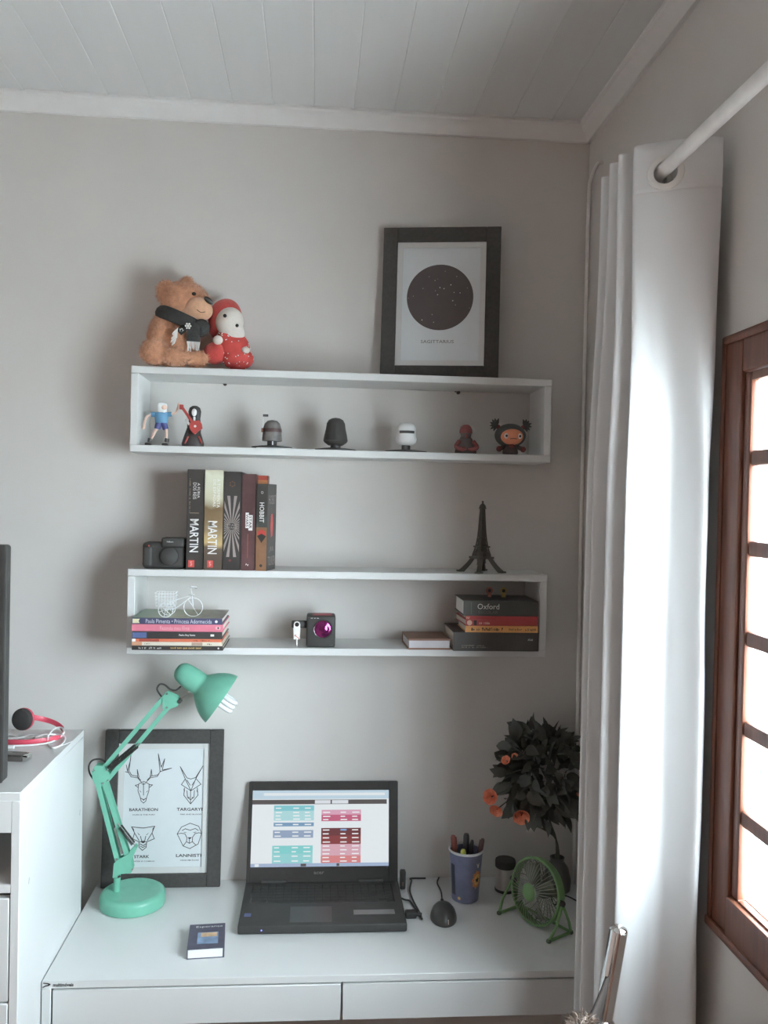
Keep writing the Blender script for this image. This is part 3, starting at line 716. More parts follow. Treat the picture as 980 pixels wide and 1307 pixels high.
lv = MB().prism([(-.0075, -.036), (.0075, -.036), (.0078, 0), (.0055, .0058), (0, .0078), (-.0055, .0058), (-.0078, 0)], -.0015, .0015, frame_m(l0, (1, 0, 0), (0, 0, 1)))
obj('lever', lv, M_tw, r)
obj('lever_knob', MB().lathe([(0, .004), (.003, .0036), (.005, .0015), (.005, 0), (0, 0)], frame_m(l0 + Vector((0, -.001, 0)), (1, 0, 0), (0, 0, 1)), 18), M_blackgl, r)
obj('lever_arrow', MB().ribbon([(-.005, -.026), (.005, -.033)], .0016, frame_m(l0 + Vector((0, -.0018, 0)), (1, 0, 0), (0, 0, 1))).ribbon([(-.005, -.026), (-.002, -.025)], .0016, frame_m(l0 + Vector((0, -.0018, 0)), (1, 0, 0), (0, 0, 1))), mat('label_red', None), r)
obj('lever_foot', MB().tube([(l0.x, yc - .0095, F2), (l0.x, yc - .0095, l0.z - .034)], .003, 10), M_steel, r)

# ------------------------------------------------------------------ black camera on the shelf top
yc = -.11
xa_ = P(181, 710, yc - .03).x; xb_ = P(236.5, 710, yc - .03).x
zt = P(190, 692, yc - .03).z; zt2 = P(225, 686.5, yc - .03).z
r = thing('slr_camera', 'black compact SLR camera standing beside the upright novels', 'camera', ((xa_ + xb_) / 2, yc, Z2b))
obj('body', MB().box((xa_, yc - .03, Z2b), (xb_, yc + .02, zt), .009, 3), M_black, r)
obj('flash_hump', MB().box((P(206, 690, yc - .03).x, yc - .034, zt - .012), (xb_ - .002, yc + .012, zt2), .005, 3), M_black, r)
obj('lens', MB().lathe([(0, .006), (.018, .006), (.021, .004), (.022, -.004), (0, -.004)], frame_m(P(216, 710, yc - .031), (1, 0, 0), (0, 0, 1)), 32), M_black, r)
obj('grip', MB().box((xa_ + .002, yc - .038, Z2b + .004), (xa_ + .026, yc - .02, zt - .008), .007, 3), M_black, r)
obj('lettering', text_mb('Nikon', frame_m(P(217, 691.5, yc - .0345), (1, 0, 0), (0, 0, 1)), .0035, .015, bold=.02), M_tw, r)
obj('red_dot', MB().lathe([(0, .001), (.0018, .0008), (.002, 0), (0, 0)], frame_m(P(190, 696.5, yc - .0385), (1, 0, 0), (0, 0, 1)), 10), mat('label_red', None), r)

# ------------------------------------------------------------------ tower figurine
ty = -.095
tb = P(614, 727, ty); tb.z = Z2b
H = P(616, 639, ty).z - Z2b
r = thing('tower_figurine', 'dark bronze lattice tower figurine with four splayed legs', 'figurine', (tb.x, ty, Z2b), (0, 0, rad(28)))
M_brz = mat('dark_bronze', rgb(74, 72, 66, 1.9), .5, .3, var=.15)
hwp = [(0, .040), (.06, .0325), (.12, .0260), (.2, .0190), (.27, .0150), (.36, .0115), (.48, .0085), (.62, .0068), (.78, .0055), (.88, .0046)]
def hw(f):
    for (a, ra), (b_, rb) in zip(hwp, hwp[1:]):
        if f <= b_: return ra + (rb - ra) * (f - a) / (b_ - a)
    return hwp[-1][1]
for sx_ in (-1, 1):
    for sy_ in (-1, 1):
        fs_ = [0, .04, .08, .12, .16, .2, .24, .28]
        mb = MB(); pts = [(sx_ * (hw(f_) - .0045 * 1), sy_ * (hw(f_) - .0045), f_ * H) for f_ in fs_]
        mb.tube(pts, [.0085, .008, .0075, .0072, .007, .0068, .0066, .0066], 4, up=(1, 1, 0))
        obj('leg', mb, M_brz, r, world=False)
        obj('foot', MB().box((sx_ * .036 - .008, sy_ * .036 - .008, 0), (sx_ * .036 + .008, sy_ * .036 + .008, .004), .001, 1), M_brz, r, world=False)
mb = MB()
lv_ = [.24, .3, .36, .44, .52, .6, .68, .76, .84, .885]
for sx_ in (-1, 1):
    for sy_ in (-1, 1):
        mb.tube([(sx_ * (hw(f_) - .001), sy_ * (hw(f_) - .001), f_ * H) for f_ in lv_], .0016, 4)
for a, b_ in zip(lv_, lv_[1:]):
    ha, hb_ = hw(a) - .001, hw(b_) - .001
    for ax in (0, 1):
        for sg in (-1, 1):
            for u0, u1 in ((-1, 1), (1, -1)):
                p = (u0 * ha, sg * ha, a * H) if ax == 0 else (sg * ha, u0 * ha, a * H)
                q = (u1 * hb_, sg * hb_, b_ * H) if ax == 0 else (sg * hb_, u1 * hb_, b_ * H)
                mb.tube([p, q], .0011, 4)
mb.lathe([(hw(f_) * 1.05, f_ * H) for f_ in (.2, .27, .36, .48, .62, .78, .885)], Matrix.Rotation(rad(45), 4, 'Z'), 4)
obj('shaft', mb, M_brz, r, world=False)
for f_, w_, t_ in ((.19, 1.12, .005), (.345, 1.25, .004), (.885, 1.5, .003)):
    k = hw(f_) * w_
    obj('platform', MB().box((-k, -k, f_ * H), (k, k, f_ * H + t_), .0006, 1), M_brz, r, world=False)
for ax in range(4):
    mb = MB(); R_ = Matrix.Rotation(math.pi / 2 * ax, 4, 'Z')
    pts = [R_ @ Vector((.017 * math.cos(a), -hw(.12) + .006 * math.sin(a) + .000, .02 + .020 * math.sin(a))) for a in [math.pi * k / 12 for k in range(13)]]
    obj('arch', mb.tube(pts, .002, 5), M_brz, r, world=False)
obj('cap', MB().lathe([(.0078, .90 * H), (.0085, .915 * H), (.007, .935 * H), (.0035, .955 * H), (.002, .962 * H), (.0022, .975 * H), (.003, .983 * H), (.002, .992 * H), (0, H)], None, 14), M_brz, r, world=False)

# ------------------------------------------------------------------ plush toys
def plush(name, balls, m, parent, voxel=.004, smooth=6, label=None):
    mb = MB()
    for bl in balls:
        c, rr = bl[0], bl[1]; Mx = bl[2] if len(bl) > 2 else None
        mb.ball(c, rr, 20, 12, Mx)
    o = obj(name, mb, m, parent, label=label, sharp=180)
    rm = o.modifiers.new('remesh', 'REMESH'); rm.mode = 'VOXEL'; rm.voxel_size = voxel; rm.use_smooth_shade = True
    s_ = o.modifiers.new('smooth', 'SMOOTH'); s_.iterations = smooth; s_.factor = .5
    return o
def fuzz(name, balls, m, parent, n, length, w, seed):
    rnd = random.Random(seed); mb = MB(); items = []
    for bl in balls:
        rr = bl[1] if not isinstance(bl[1], (int, float)) else (bl[1],) * 3
        Mx = (bl[2].to_3x3() if len(bl) > 2 else Matrix.Identity(3))
        items.append((Vector(bl[0]), Vector(rr), Mx))
    ar = [i[1].x * i[1].y + i[1].y * i[1].z + i[1].x * i[1].z for i in items]; tot = sum(ar)
    for it, a in zip(items, ar):
        c, rr, Mx = it
        for k in range(int(n * a / tot)):
            d = Vector((rnd.gauss(0, 1), rnd.gauss(0, 1), rnd.gauss(0, 1))).normalized()
            p = c + Mx @ Vector((d.x * rr.x, d.y * rr.y, d.z * rr.z)) * .985
            nn = (Mx @ Vector((d.x / rr.x, d.y / rr.y, d.z / rr.z))).normalized()
            inside = False
            for c2, r2, M2 in items:
                if c2 is c: continue
                q = M2.transposed() @ (p - c2)
                if (q.x / r2.x) ** 2 + (q.y / r2.y) ** 2 + (q.z / r2.z) ** 2 < .93: inside = True; break
            if inside or p.z < F_floor + .002: continue
            tip = p + (nn + Vector((rnd.gauss(0, .5), rnd.gauss(0, .5), rnd.gauss(0, .5) - .2))).normalized() * length * rnd.uniform(.6, 1.2)
            side = nn.cross(Vector((rnd.gauss(0, 1), rnd.gauss(0, 1), rnd.gauss(0, 1)))).normalized() * w
            mb.add([p - side, p + side, tip], [(0, 1, 2)])
    return obj(name, mb, m, parent, kind='stuff')
F_floor = Z1b
yb = -.085
bc = P(222, 465, yb)
bear = thing('teddy_bear', 'brown plush bear wearing a black scarf with white fringe', 'plush toy', (bc.x, yb, Z1b))
M_bear = mat('bear_plush', rgb(184, 132, 96, 1.6), .95, var=.16, scale=90, bump=.6, bscale=420, sheen=.4)
M_muz = mat('bear_muzzle', rgb(194, 146, 110, 1.6), .95, var=.08, scale=120, bump=.3, bscale=420, sheen=.3)
def Q(px, py, y_): return P(px, py, y_)
R_head = Matrix.Rotation(rad(25), 3, 'Y')
def up(c, rz): return Vector((c.x, c.y, max(c.z, Z1b + rz)))
body_b = [
    (up(Q(219, 432, yb + .005), .066), (.056, .050, .068)),
    (Q(231, 402, yb), (.036, .034, .034)),
    (Q(236, 384, yb - .002), (.056, .048, .045)),
    (Q(214, 374, yb - .012), (.026, .016, .031), Matrix.Rotation(rad(-18), 3, 'Y')),
    (Q(238, 361, yb + .02), (.016, .012, .016)),
    (up(Q(198, 449, yb - .045), .031), (.034, .026, .031)),
    (up(Q(224, 456, yb - .05), .022), (.033, .028, .022)),
    (up(Q(250, 458, yb - .03), .020), (.030, .024, .020)),
    (Q(203, 432, yb - .030), (.020, .022, .040), Matrix.Rotation(rad(20), 3, 'Y')),
    (Q(231, 434, yb - .045), (.019, .019, .034), Matrix.Rotation(rad(-10), 3, 'Y')),
]
plush('body', body_b, M_bear, bear, .004, 5)
muzz = [(Q(254, 394, yb - .032), (.034, .028, .027), Matrix.Rotation(rad(20), 3, 'Y')), (Q(246, 398, yb - .02), (.03, .026, .024))]
plush('muzzle', muzz, M_muz, bear, .0035, 4)
fuzz('fur', body_b, mat('bear_fur', rgb(190, 138, 102, 1.6), .95, var=.12, scale=120), bear, 16000, .0075, .0006, 5)
M_eye_b = mat('bead_black', (.04, .038, .036, 1), .15)
obj('eye', MB().ball(Q(247.5, 375, yb - .047), (.0052, .004, .0042)), M_eye_b, bear)
obj('nose', MB().ball(Q(266, 383.5, yb - .050), (.0125, .007, .0062), M=Matrix.Rotation(rad(38), 3, 'Y')), M_black, bear)
mpt = [Q(251, 395, yb - .0605), Q(256, 398.5, yb - .0605), Q(262, 398, yb - .0575)]
obj('mouth', MB().tube(bez(mpt, 4), .0008, 5), M_black, bear)
scf = mat('scarf_black', (.05, .052, .05, 1), .95, var=.2, scale=200, bump=.5, bscale=500)
ring = []
for k in range(28):
    a = 2 * math.pi * k / 28
    c = Q(232, 410, yb); ring.append((c.x + .049 * math.cos(a), c.y - .002 + .047 * math.sin(a), c.z - .020 * math.cos(a) + .002 * math.sin(a)))
scarf = obj('scarf', MB().tube(ring, .0165, 10, closed=True, flat=.72).ball(Q(257, 418, yb - .042), (.020, .012, .020)), scf, bear)
def tail(pts, w, nm):
    mb = MB(); vs = bez(pts, 6)
    mb.tube(vs, w, 8, flat=.35, up=(1, 0, 0)); return obj(nm, mb, scf, bear)
tail([Q(236, 414, yb - .046), Q(233, 420, yb - .062), Q(228, 424, yb - .066)], .010, 'scarf_tail')
tail([Q(246, 414, yb - .046), Q(247, 425, yb - .066), Q(246.5, 436, yb - .070)], .0165, 'scarf_tail')
frm = mat('fringe_white', (.78, .76, .73, 1), .9)
def fringe(a, b_, d, L, n, seed):
    rnd = random.Random(seed); mb = MB()
    for k in range(n):
        p = Vector(a).lerp(Vector(b_), k / (n - 1)); q = p + Vector(d) * L * rnd.uniform(.75, 1.1) + Vector((rnd.gauss(0, .0015), rnd.gauss(0, .0015), 0))
        mb.tube([p, p.lerp(q, .5) + Vector((rnd.gauss(0, .001), -.001, 0)), q], .0011, 5)
    return obj('fringe', mb, frm, bear)
fringe(Q(227, 419, yb - .068), Q(226, 430, yb - .068), (-.62, 0, -.55), .025, 10, 1)
fringe(Q(239, 435.5, yb - .070), Q(254.5, 436, yb - .070), (.0, 0, -1), .022, 13, 2)
fringe(Q(222, 433, yb - .068), Q(226, 430, yb - .068), (-.4, 0, -.9), .018, 6, 4)
fl = MB(); fm_ = frame_m(Q(240, 416, yb - .072), (1, 0, 0), (0, 0, 1))
for k in range(6):
    a = k * math.pi / 3; fl.ball(fm_ @ Vector((.0055 * math.cos(a), .0055 * math.sin(a), 0)), (.0024, .0012, .0024), 8, 6)
fl.ball(fm_ @ Vector((0, 0, 0)), (.0028, .0015, .0028), 8, 6)
obj('scarf_flower', fl, frm, bear)
fl = MB(); fm_ = frame_m(Q(231.5, 421.5, yb - .068), (1, 0, 0), (0, 0, 1))
for k in range(5):
    a = k * math.pi / 2.5; fl.ball(fm_ @ Vector((.0035 * math.cos(a), .0035 * math.sin(a), 0)), (.0016, .001, .0016), 8, 6)
obj('scarf_flower', fl, frm, bear)
for px, py in ((240, 445), (236, 447)): pass

yd = -.075
dc = P(292, 467, yd)
doll = thing('hooded_doll', 'red felt doll with white face and dotted dress beside the bear', 'plush toy', (dc.x, yd, Z1b))
M_felt = mat('red_felt', rgb(206, 62, 54, 1.25), .95, var=.08, scale=150, bump=.4, bscale=500, sheen=.3)
M_face = mat('doll_face', rgb(216, 208, 198, 1.3), .95, var=.03, scale=150, bump=.3, bscale=500, sheen=.2)
plush('hood', [(Q(287, 405, yd + .004), (.040, .034, .046), Matrix.Rotation(rad(22), 3, 'Y')), (Q(280, 416, yd + .012), (.028, .026, .036))], M_felt, doll, .0035, 4)
plush('face', [(Q(293, 411, yd - .016), (.0345, .028, .036), Matrix.Rotation(rad(15), 3, 'Y')), (Q(301, 425, yd - .016), (.022, .020, .022))], M_face, doll, .0035, 4)
M_dress = mat('dress_red', rgb(206, 60, 52, 1.25), .8, var=.06, scale=80, bump=.2, bscale=300)
dress_b = [(up(Q(299, 446, yd - .006), .036), (.038, .032, .042)), (up(Q(303, 458, yd - .01), .026), (.040, .034, .027)), (Q(289, 432, yd - .01), (.024, .022, .022)), (Q(308, 437, yd - .014), (.014, .014, .014))]
plush('dress', dress_b, M_dress, doll, .0035, 4)
plush('pompom', [(up(Q(274, 451, yd - .018), .0275), (.0275, .024, .0275))], M_felt, doll, .0035, 2)
plush('hand', [(Q(278, 434, yd - .036), (.0125, .010, .0115))], M_face, doll, .003, 2)
plush('hand', [(Q(313.5, 447, yd - .032), (.011, .009, .009))], M_face, doll, .003, 2)
obj('eye', MB().ball(Q(287, 403, yd - .0435), .0045, 12, 8), M_eye_b, doll)
obj('eye', MB().ball(Q(302.5, 415.5, yd - .0415), .0042, 12, 8), M_eye_b, doll)
dots = MB(); rnd = random.Random(4)
for c, rr in [(b_[0], b_[1]) for b_ in dress_b[:3]]:
    for k in range(34):
        d = Vector((rnd.gauss(0, 1), -abs(rnd.gauss(0, 1)), rnd.gauss(0, 1))).normalized()
        p = c + Vector((d.x * rr[0], d.y * rr[1], d.z * rr[2]))
        if any(((p.x - c2.x) / r2[0]) ** 2 + ((p.y - c2.y) / r2[1]) ** 2 + ((p.z - c2.z) / r2[2]) ** 2 < .97 for c2, r2 in [(b_[0], b_[1]) for b_ in dress_b] if c2 is not c) or p.z < Z1b + .003: continue
        dots.ball(p, .0015, 6, 4)
obj('dress_dots', dots, M_tw, doll, kind='stuff')

# ------------------------------------------------------------------ framed constellation print
def picture_frame(label, M, Wd, Hh, bar, th, mat_border, boxlocal=None):
    r = thing('picture_frame', label, 'picture frame', M=M)   # local x right, y up, z out of the wall
    for lo, hi in (((-Wd / 2, 0, 0), (-Wd / 2 + bar, Hh, th)), ((Wd / 2 - bar, 0, 0), (Wd / 2, Hh, th)), ((-Wd / 2 + bar, 0, 0), (Wd / 2 - bar, bar, th)), ((-Wd / 2 + bar, Hh - bar, 0), (Wd / 2 - bar, Hh, th))):
        obj('frame_bar', MB().box(lo, hi, .0012, 1), M_frame, r, world=False)
    zi = th - .007
    obj('backing', MB().box((-Wd / 2 + .004, .004, .0005), (Wd / 2 - .004, Hh - .004, zi - .0042)), M_dark, r, world=False)
    a, b_ = Wd / 2 - bar, mat_border
    mm = mat('mount_board', (.66, .66, .65, 1), .75, var=.012)
    for lo, hi in (((-a, bar, zi - .0018), (-a + b_, Hh - bar, zi)), ((a - b_, bar, zi - .0018), (a, Hh - bar, zi)), ((-a + b_, bar, zi - .0018), (a - b_, bar + b_, zi)), ((-a + b_, Hh - bar - b_, zi - .0018), (a - b_, Hh - bar, zi))):
        obj('mount', MB().box(lo, hi), mm, r, world=False)
    pr = obj('print', MB().box((-a + .001, bar + .001, zi - .0042), (a - .001, Hh - bar - .001, zi - .0032)), M_paper, r, world=False)
    return r, pr, zi - .0029
def lean(xc, z, H_, foot_y, roll=0):
    th = .016; top = -.001
    ang = math.asin(min(.3, (-foot_y + top - th * 0) / H_))
    yv = Vector((math.sin(roll), math.sin(ang), math.cos(ang)))
    return frame_m((xc, foot_y, z), (math.cos(roll), 0, -math.sin(roll)), yv)
# local z = x cross y = (1,0,0)x(0,s,c) = (0,-c,s): out of the wall, good
a = P(485, 478, -.03); b_ = P(633.5, 481, -.03); tp = P(565, 288.5, -.006)
W1 = .293; H1 = .385
yw = rad(10.5)                                       # stands askew, one side away from the wall
_l = P(485.5, 478, -.030); Wx = Vector((math.cos(yw), -math.sin(yw), 0)); nb_ = Vector((math.sin(yw), math.cos(yw), 0))
fM = frame_m(Vector((_l.x, -.030, Z1b)) + Wx * (W1 / 2), Wx, Vector((0, 0, 1)) + nb_ * .062)
fr1, pr1, zz = picture_frame('black framed print of a dark starry circle on white paper', fM, W1, H1, .036, .016, .014)
cyc = H1 * .545
obj('sky_disc', MB().lathe([(0, 0), (.083, 0), (.083, .0002), (0, .0002)], Matrix.Translation((-.002, cyc, zz)), 64), mat('print_plum', rgb(92, 82, 82, 1.25), .75, var=.04), pr1, world=False)
stars = [(340, 400, 2), (395, 436, 2.4), (420, 422, 1.6), (485, 352, 1.8), (592, 400, 2), (540, 476, 3.4), (441, 501, 3.3), (478, 510, 3), (286, 508, 2), (400, 530, 2), (421, 565, 3), (570, 546, 2.4), (625, 550, 2.8), (690, 506, 1.8), (560, 621, 3.2), (585, 660, 2), (199, 579, 2.2), (154, 598, 1.6), (712, 688, 1.6), (376, 748, 2.2), (284, 797, 3.2), (391, 817, 2.3)]
mb = MB()
for sx_, sy_, sr in stars:
    u = (sx_ - 443) / 303 * .083 - .002; v = cyc - (sy_ - 590) / 300 * .083
    mb.lathe([(0, 0), (sr * .00045, 0)], Matrix.Translation((u, v, zz + .0005)), 8)
obj('star', mb, M_tw, pr1, world=False, kind='stuff')
obj('lettering', text_mb('SAGITTARIUS', Matrix.Translation((-.006, H1 * .255, zz + .0001)), .008, .082), mat('ink_grey', rgb(110, 104, 104, 1.2), .8), pr1, world=False)

# ------------------------------------------------------------------ desk
ZD = .757; DX0, DY = -.524, -.450
desk = thing('desk', 'white desk with two shallow front drawers under the shelves', 'desk', (.08, -.22, 0))
obj('desk_top', MB().box((DX0, DY, ZD - .015), (XR - .002, -.001, ZD), .001, 1), M_desk, desk)
obj('side_panel', MB().box((DX0, DY, 0), (DX0 + .018, -.001, ZD - .015), .001, 1), M_desk, desk)
obj('side_panel', MB().box((XR - .020, DY, 0), (XR - .002, -.001, ZD - .015), .001, 1), M_desk, desk)
obj('back_rail', MB().box((DX0 + .018, -.03, .60), (XR - .020, -.012, ZD - .015)), M_desk, desk)
obj('drawer_bottom_panel', MB().box((DX0 + .018, DY + .03, .655), (XR - .020, -.03, .661)), mat('panel_brown', (.20, .15, .12, 1), .6), desk)
xm = P(436, 1275, DY).x
zdt, zdb = ZD - .0185, P(440, 1302, DY).z
for xa_, xb_ in ((DX0 + .0215, xm - .0022), (xm + .0022, XR - .023)):
    d = obj('drawer', MB().box((xa_, DY, zdb), (xb_, DY + .016, zdt), .001, 1).box((xa_ + .02, DY + .016, zdb + .008), (xb_ - .02, DY + .38, zdb + .014)).box((xa_ + .02, DY + .016, zdb + .008), (xa_ + .032, DY + .38, zdt - .01)).box((xb_ - .032, DY + .016, zdb + .008), (xb_ - .02, DY + .38, zdt - .01)), M_desk, desk)
obj('divider', MB().box((xm - .009, DY + .017, .661), (xm + .009, -.03, ZD - .015)), M_desk, desk)
ez = ZD - .0072
mb = MB(); fmx = frame_m((DX0 + .012, DY - .0003, ez), (1, 0, 0), (0, 0, 1))
mb.ribbon([(-.008, .004), (.0, .003), (.004, .0015), (.001, -.0005), (-.004, -.0015), (-.009, -.004)], .0026, fmx)
obj('maker_emblem', mb, M_ink, desk)
obj('maker_lettering', text_mb('multimóveis', frame_m((DX0 + .042, DY - .0003, ez), (1, 0, 0), (0, 0, 1)), .0075, .040, bold=.035), M_ink, desk)

# ------------------------------------------------------------------ white cabinet
CX, CYF, CYB, CZ = -.526, -.585, -.155, 1.181
CL = -1.56
cabn = thing('cabinet', 'tall white cabinet with open niche and drawers beside the desk', 'cabinet', ((CX + CL) / 2, -.37, 0))
obj('side_panel', MB().box((CX - .016, CYF, 0), (CX, CYB, CZ - .016), .001, 1), M_cabw, cabn)
obj('side_panel', MB().box((CL, CYF, 0), (CL + .016, CYB, CZ - .016), .001, 1), M_cabw, cabn)
obj('top_panel', MB().box((CL, CYF, CZ - .016), (CX, CYB, CZ), .001, 1), M_cabw, cabn)
obj('back_panel', MB().box((CL + .016, CYB - .006, .05), (CX - .016, CYB, CZ - .016)), M_cabw, cabn)
obj('fascia', MB().box((CL + .016, CYF + .0005, 1.107), (CX - .016, CYF + .017, CZ - .016)), M_cabw, cabn)
obj('niche_shelf', MB().box((CL + .016, CYF + .0005, .9965), (CX - .016, CYB - .006, 1.0115)), M_cabw, cabn)
obj('niche_divider', MB().box(((CX + CL) / 2 - .008, CYF + .002, 1.0115), ((CX + CL) / 2 + .008, CYB - .006, CZ - .016)), M_cabw, cabn)
for zt_, zb_ in ((.986, .796), (.792, .54), (.536, .29), (.286, .05)):
    for xa_, xb_ in ((CL + .018, (CX + CL) / 2 - .002), ((CX + CL) / 2 + .002, CX - .018)):
        obj('drawer', MB().box((xa_, CYF, zb_), (xb_, CYF + .018, zt_), .001, 1).box((xa_ + .015, CYF + .018, zb_ + .01), (xb_ - .015, CYB - .03, zb_ + .016)), M_cabw, cabn)
obj('runner_rail', MB().box((CL + .016, CYF + .02, .9865), (CX - .016, CYF + .06, .9965)), mat('rail_grey', (.3, .28, .27, 1), .6), cabn)
for px, py in ((37, 1124), (102, 1037)):
    c = on(px, py, 0, CX + .0002)
    obj('cam_mark', MB().ribbon([(-.0012, -.005), (.0012, .005)], .0016, frame_m(c, (0, 1, 0), (0, 0, 1))), M_ink, cabn)

# ------------------------------------------------------------------ television
tx = P(5, 850, -.555).x
tvz0, tvz1 = CZ + .006, P(12, 696, -.555).z
tv = thing('television', 'black flat television standing on the white cabinet', 'television', (tx - .37, -.53, CZ))
obj('casing', MB().box((tx - .74, -.550, tvz0), (tx, -.522, tvz1), .006, 3), M_black, tv)
obj('bezel', MB().box((tx - .74, -.556, tvz0), (tx - .715, -.548, tvz1), .004, 2).box((tx - .022, -.556, tvz0), (tx, -.548, tvz1), .004, 2).box((tx - .72, -.556, tvz0), (tx - .02, -.548, tvz0 + .03), .004, 2).box((tx - .72, -.556, tvz1 - .022), (tx - .02, -.548, tvz1), .004, 2), M_blackgl, tv)
obj('screen', MB().box((tx - .718, -.5525, tvz0 + .028), (tx - .020, -.549, tvz1 - .020)), mat('tv_screen', (.02, .02, .022, 1), .1), tv)
obj('stand', MB().lathe([(0, 0), (.14, 0), (.14, .006), (.03, .012), (.025, .05), (0, .05)], Matrix.Translation((tx - .37, -.50, CZ)) @ Matrix.Diagonal((1, .45, 1, 1)), 40), M_blackgl, tv)

# ------------------------------------------------------------------ headphones etc. on the cabinet
hp = thing('headphones', 'pink headband headphones with black ear pads on the cabinet', 'headphones', (-.64, -.2, CZ))
M_pink = mat('headphone_pink', rgb(206, 58, 84, 1.3), .4)
ec = P(29, 918, -.19); ec.z = max(ec.z, CZ + .0255)
dirx = frame_m(ec, (.97, -.22, 0), (0, .12, 1))
obj('ear_pad', MB().lathe([(0, .012), (.014, .0125), (.021, .010), (.0245, .004), (.0245, -.002), (0, -.002)], dirx, 32), mat('foam_black', (.05, .047, .045, 1), .95, bump=.5, bscale=600), hp)
obj('ear_cup', MB().lathe([(.0, -.012), (.018, -.012), (.0245, -.008), (.0255, -.003), (.0245, -.0005), (0, -.0005)], dirx, 32), M_pink, hp)
ec2 = Vector((-.735, -.29, CZ + .0255)); dir2 = frame_m(ec2, (.9, .42, 0), (0, -.1, 1))
obj('ear_pad', MB().lathe([(0, .012), (.014, .0125), (.021, .010), (.0245, .004), (.0245, -.002), (0, -.002)], dir2, 32), mat('foam_black', None), hp)
obj('ear_cup', MB().lathe([(.0, -.012), (.018, -.012), (.0245, -.008), (.0255, -.003), (.0245, -.0005), (0, -.0005)], dir2, 32), M_pink, hp)
zb2 = CZ + .008
bp = [ec + Vector((.015, .006, .004)), P(55, 918, -.165), P(68, 922, -.165), P(78, 928, -.172), P(81, 934, -.185), on(77, 939.5, 2, zb2), on(62, 944, 2, zb2), on(40, 947, 2, zb2), on(20, 947.5, 2, zb2), on(0, 946, 2, zb2), ec2 + Vector((.012, .006, 0))]
bb = MB(); bps = bez(bp, 6)
for i in range(len(bps)):
    pass
bb.tube(bps, .0062, 8, flat=.28, up=(0, 0, 1))
obj('headband', bb, M_pink, hp)
wh = mat('cord_white', (.80, .80, .80, 1), .45)
zc_ = CZ + .003
pts = [on(-20, 936, 2, zc_), on(13, 938, 2, zc_), on(24, 941.5, 2, zc_), on(40, 943, 2, zc_ + .003), on(48, 940, 2, zc_ + .012), on(60, 937, 2, zc_ + .016), on(72, 937.5, 2, zc_ + .012), on(81, 936, 2, zc_ + .018), on(79, 929, 2, zc_ + .02), on(70, 930, 2, zc_ + .02), on(62, 938, 2, zc_ + .018), on(61, 947, 2, zc_), on(66, 954, 2, zc_), on(76, 952, 2, zc_), on(83, 944, 2, zc_), on(80, 938.5, 2, zc_ + .006), on(72, 944, 2, zc_), on(60, 948.5, 2, zc_ + .001), on(40, 951, 2, zc_), on(13, 952, 2, zc_), on(-25, 952, 2, zc_)]
ep = thing('earphones', 'white earphone cord looped over the pink headband', 'earphones', (-.6, -.27, CZ))
obj('cord', MB().tube(bez(pts, 8), .0021, 7), wh, ep)
pts = [on(13, 942.5, 2, zc_), on(28, 941, 2, zc_ + .003), on(38, 938, 2, zc_ + .003), on(50, 938.5, 2, zc_ + .002)]
obj('cord', MB().tube(bez([on(-25, 942, 2, zc_)] + pts, 8), .0019, 7), wh, ep)
obj('plug', MB().tube([on(-5, 953, 2, zc_ + .001), on(18, 953.5, 2, zc_ + .001)], .0035, 10), wh, ep)
obj('cord', MB().tube(bez([on(68, 954, 2, zc_), on(80, 951, 2, zc_), on(92, 946, 2, zc_)], 6), .0012, 6), wh, ep)
sl = thing('lighter', 'small dark metal lighter with bright chrome end lying on the cabinet', 'lighter', (-.6, -.385, CZ))
c = on(25, 972, 2, CZ); ang = rad(-8)
Mx = Matrix.Translation((c.x, c.y, CZ)) @ Matrix.Rotation(ang, 4, 'Z')
obj('body', MB().box((-.045, -.004, 0), (.006, .022, .014), .002, 2, Mx), mat('gunmetal', (.22, .2, .19, 1), .25, .8), sl)
obj('chrome_cap', MB().box((.006, -.003, .0005), (.017, .021, .0135), .002, 2, Mx), M_chrome, sl)

# ------------------------------------------------------------------ framed animal poster
H2, W2 = .385, .290
fM = lean((P(137, 935, 0).x + P(286, 935, 0).x) / 2, ZD, H2, -.027, rad(0))
fr2, pr2, zz = picture_frame('black framed poster of four line-drawn animal heads with names', fM, W2, H2, .033, .016, .0145)
